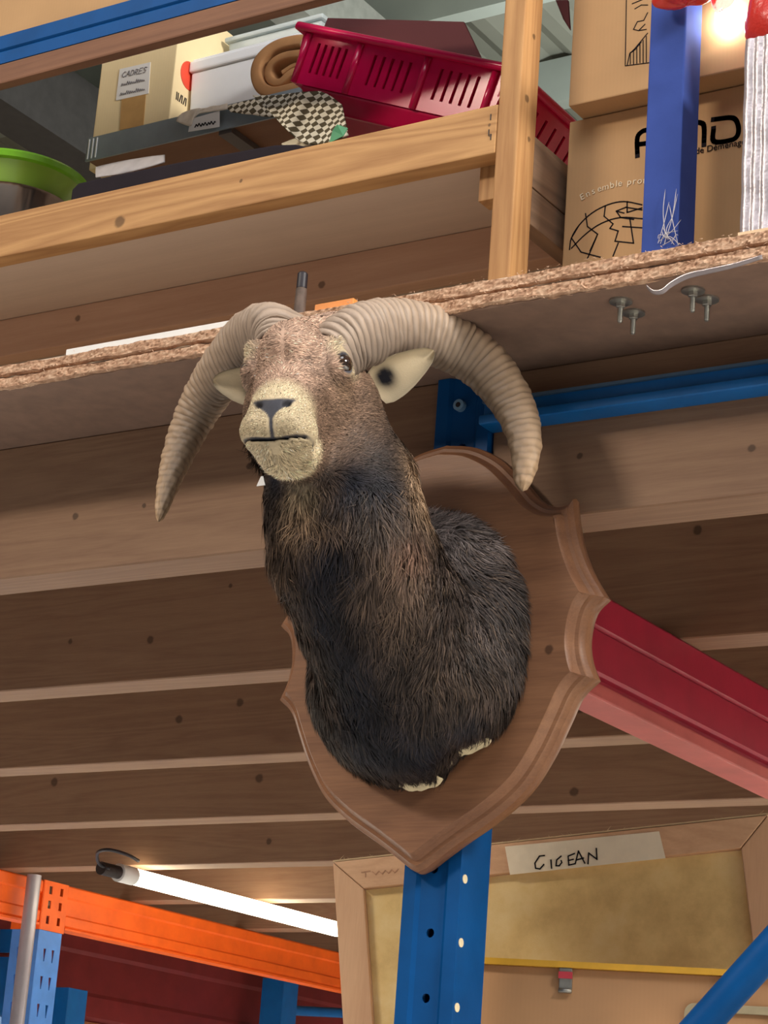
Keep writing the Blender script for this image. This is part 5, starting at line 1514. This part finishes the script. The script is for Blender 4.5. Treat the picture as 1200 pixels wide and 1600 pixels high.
for k_ in 'CIGEAN':
    strokes(mb, [[fpx(x, y) for x, y in pl_] for pl_ in ltr[k_]], TLp + fn * .0012, fx, fz, fn, .0018, .0005)
mb.build('handwritten_name', M['ink'], pf)
mb = MB(); strokes(mb, [[fpx(x, y) for x, y in [(565, 1363), (578, 1361)]], [fpx(x, y) for x, y in [(571, 1362), (571, 1370)]], [fpx(582 + i * 5, 1362 + (5 if i % 2 else 0) - i * .5) for i in range(9)]], TLp + fn * .0003, fx, fz, fn, .0012, .0004)
mb.build('faint_writing', plain('faint_pencil', srgb(184, 138, 106), .8), pf)
# torn canvas edge along the top
mb = MB(); r3 = random.Random(9)
for i in range(90):
    u = r3.uniform(.0, FW); ln_ = r3.uniform(.003, .010)
    a = FP(u, .0005, -.008 + r3.uniform(0, .008)); b_ = FP(u + r3.uniform(-.012, .012), ln_ * r3.uniform(.2, 1), -.004)
    mb.add([a, FP(u + .002, .0005, -.004), b_], [(0, 1, 2)])
o = mb.build('frayed_edge', plain('frayed_linen', srgb(202, 178, 140), .9), pf, fix=False); tag(o, kind='stuff')
MB().hexa([FP(0, .0006, -.001), FP(FW, .0006, -.001), FP(FW, .0006, -.021), FP(0, .0006, -.021)], [FP(0, .0026, -.001), FP(FW, .0026, -.001), FP(FW, .0026, -.021), FP(0, .0026, -.021)]).build('linen_wrap', plain('linen', srgb(190, 164, 126), .9, 0, .1, 80), pf)

# ---- brown board with a yellow lip, clips and a handle, in front of the picture
e2 = np.array([.94, .345, 0]); e2 /= np.linalg.norm(e2); n2 = np.array([.345, -.94, 0]); n2 /= np.linalg.norm(n2)
O2 = at(735, 1496, 2.44)
def Q(u, v, d=0.0): return O2 + e2 * u + np.array([0, 0, 1.0]) * v + n2 * d
def qpx(x, y):
    d = ray(x, y); t = ((O2 - EYE) @ n2) / (d @ n2); p = EYE + d * t - O2; return (p @ e2, p[2])
UW = qpx(1235, 1500)[0]
bd = thing('carrying_board', Q(UW / 2, -.42), 'brown fibreboard with a yellow top lip and spring clips below the picture', 'board')
MB().hexa([Q(0, -.42), Q(UW, -.42), Q(UW, -.008), Q(0, -.008)], [Q(0, -.42, -.006), Q(UW, -.42, -.006), Q(UW, -.008, -.006), Q(0, -.008, -.006)]).build('board', cardboard('fibreboard', srgb(186, 142, 102)), bd)
MB().hexa([Q(0, -.0075, .010), Q(UW, -.0075, .010), Q(UW, 0, .010), Q(0, 0, .010)], [Q(0, -.0075, -.008), Q(UW, -.0075, -.008), Q(UW, 0, -.008), Q(0, 0, -.008)]).build('yellow_lip', plain('yellow_edge', srgb(226, 170, 52), .5), bd)
for x, y in ((886, 1503), (1143, 1507)):
    u, v = qpx(x, y)
    c_ = MB().hexa([Q(u - .008, -.036, .004), Q(u + .008, -.036, .004), Q(u + .008, -.0077, .0085), Q(u - .008, -.0077, .0085)], [Q(u - .008, -.036, .0006), Q(u + .008, -.036, .0006), Q(u + .008, -.0077, .0006), Q(u - .008, -.0077, .0006)]).build('clip', M['steel'], bd, bevel=.001)
    MB().hexa([Q(u - .0085, -.0205, .0095), Q(u + .0085, -.0205, .0095), Q(u + .0085, -.0125, .0100), Q(u - .0085, -.0125, .0100)], [Q(u - .0085, -.0205, .0062), Q(u + .0085, -.0205, .0062), Q(u + .0085, -.0125, .0072), Q(u - .0085, -.0125, .0072)]).build('red_band', plain('red_band', srgb(196, 60, 72), .5), c_)
    MB().tube([Q(u - .008, -.035, .006), Q(u + .008, -.035, .006)], .003, 10).build('roll', M['steel'], c_, smooth=True)
u, v = qpx(1070, 1567); u2, v2 = qpx(1220, 1640)
def rrect(x0, y0, x1, y1, r, n_=5):
    out = []
    for cx_, cy_, a0 in ((x1 - r, y1 - r, 0), (x0 + r, y1 - r, 90), (x0 + r, y0 + r, 180), (x1 - r, y0 + r, 270)):
        for k in range(n_ + 1):
            a = math.radians(a0 + 90 * k / n_); out.append((cx_ + r * math.cos(a), cy_ + r * math.sin(a)))
    return out
MB().plate(rrect(u, v2, u2, v, .012), [rrect(u + .010, v2 + .008, u2 - .010, v - .010, .008)[::-1]], O2 + n2 * .0006, e2, (0, 0, 1), n2, .005).build('handle_plate', plain('grey_green_plastic', srgb(170, 156, 124), .5), bd, bevel=.001)

# ---- blue diagonal brace at the bottom right and the upright it is bolted to
b0_, b1_ = at(1040, 1664, 2.395), at(1215, 1470, 2.395)
d_ = b1_ - b0_
s0 = b0_ + d_ * -3.2; s1 = b0_ + d_ * 2.6
tag(MB().tube([s0, s1], .0195, 16).build('diagonal_brace', M['blue'], None, smooth=True, auto=.9), 'blue diagonal steel tube crossing the bottom right corner', 'brace')
# ---- rack shelf below the picture
sb_ = thing('rack_shelf', (-1.3, 2.75, 0), 'plain wooden shelf carrying the leaning picture', 'shelf')
zmin = min(FP(0, FHt)[2], FP(FW, FHt)[2], Q(0, -.42)[2]) - .001
MB().box((-2.2, 2.42, zmin - .03), (-.3, 3.2, zmin)).build('shelf_board', wood('shelf_wood', JD, JL, 0, 12, seed=31), sb_)
for X in (-2.18, -.36):
    for Y in (2.5, 3.15):
        MB().box((X, Y, 0), (X + .05, Y + .04, zmin - .0305)).build('leg', M['blue_dark'], sb_)
# ---- far walls
for nm, a, b2, lab in (('wall_back', (-12, 10.0, 0), (4, 10.15, 5.3), 'dim back wall of the warehouse'), ('wall_left', (-12.15, -4, 0), (-12, 10.0, 5.3), 'dim side wall of the warehouse')):
    tag(MB().box(a, b2).build(nm, plain('wall_paint', srgb(96, 74, 64), .8, 0, .1, 2), None), lab, None, kind='structure')
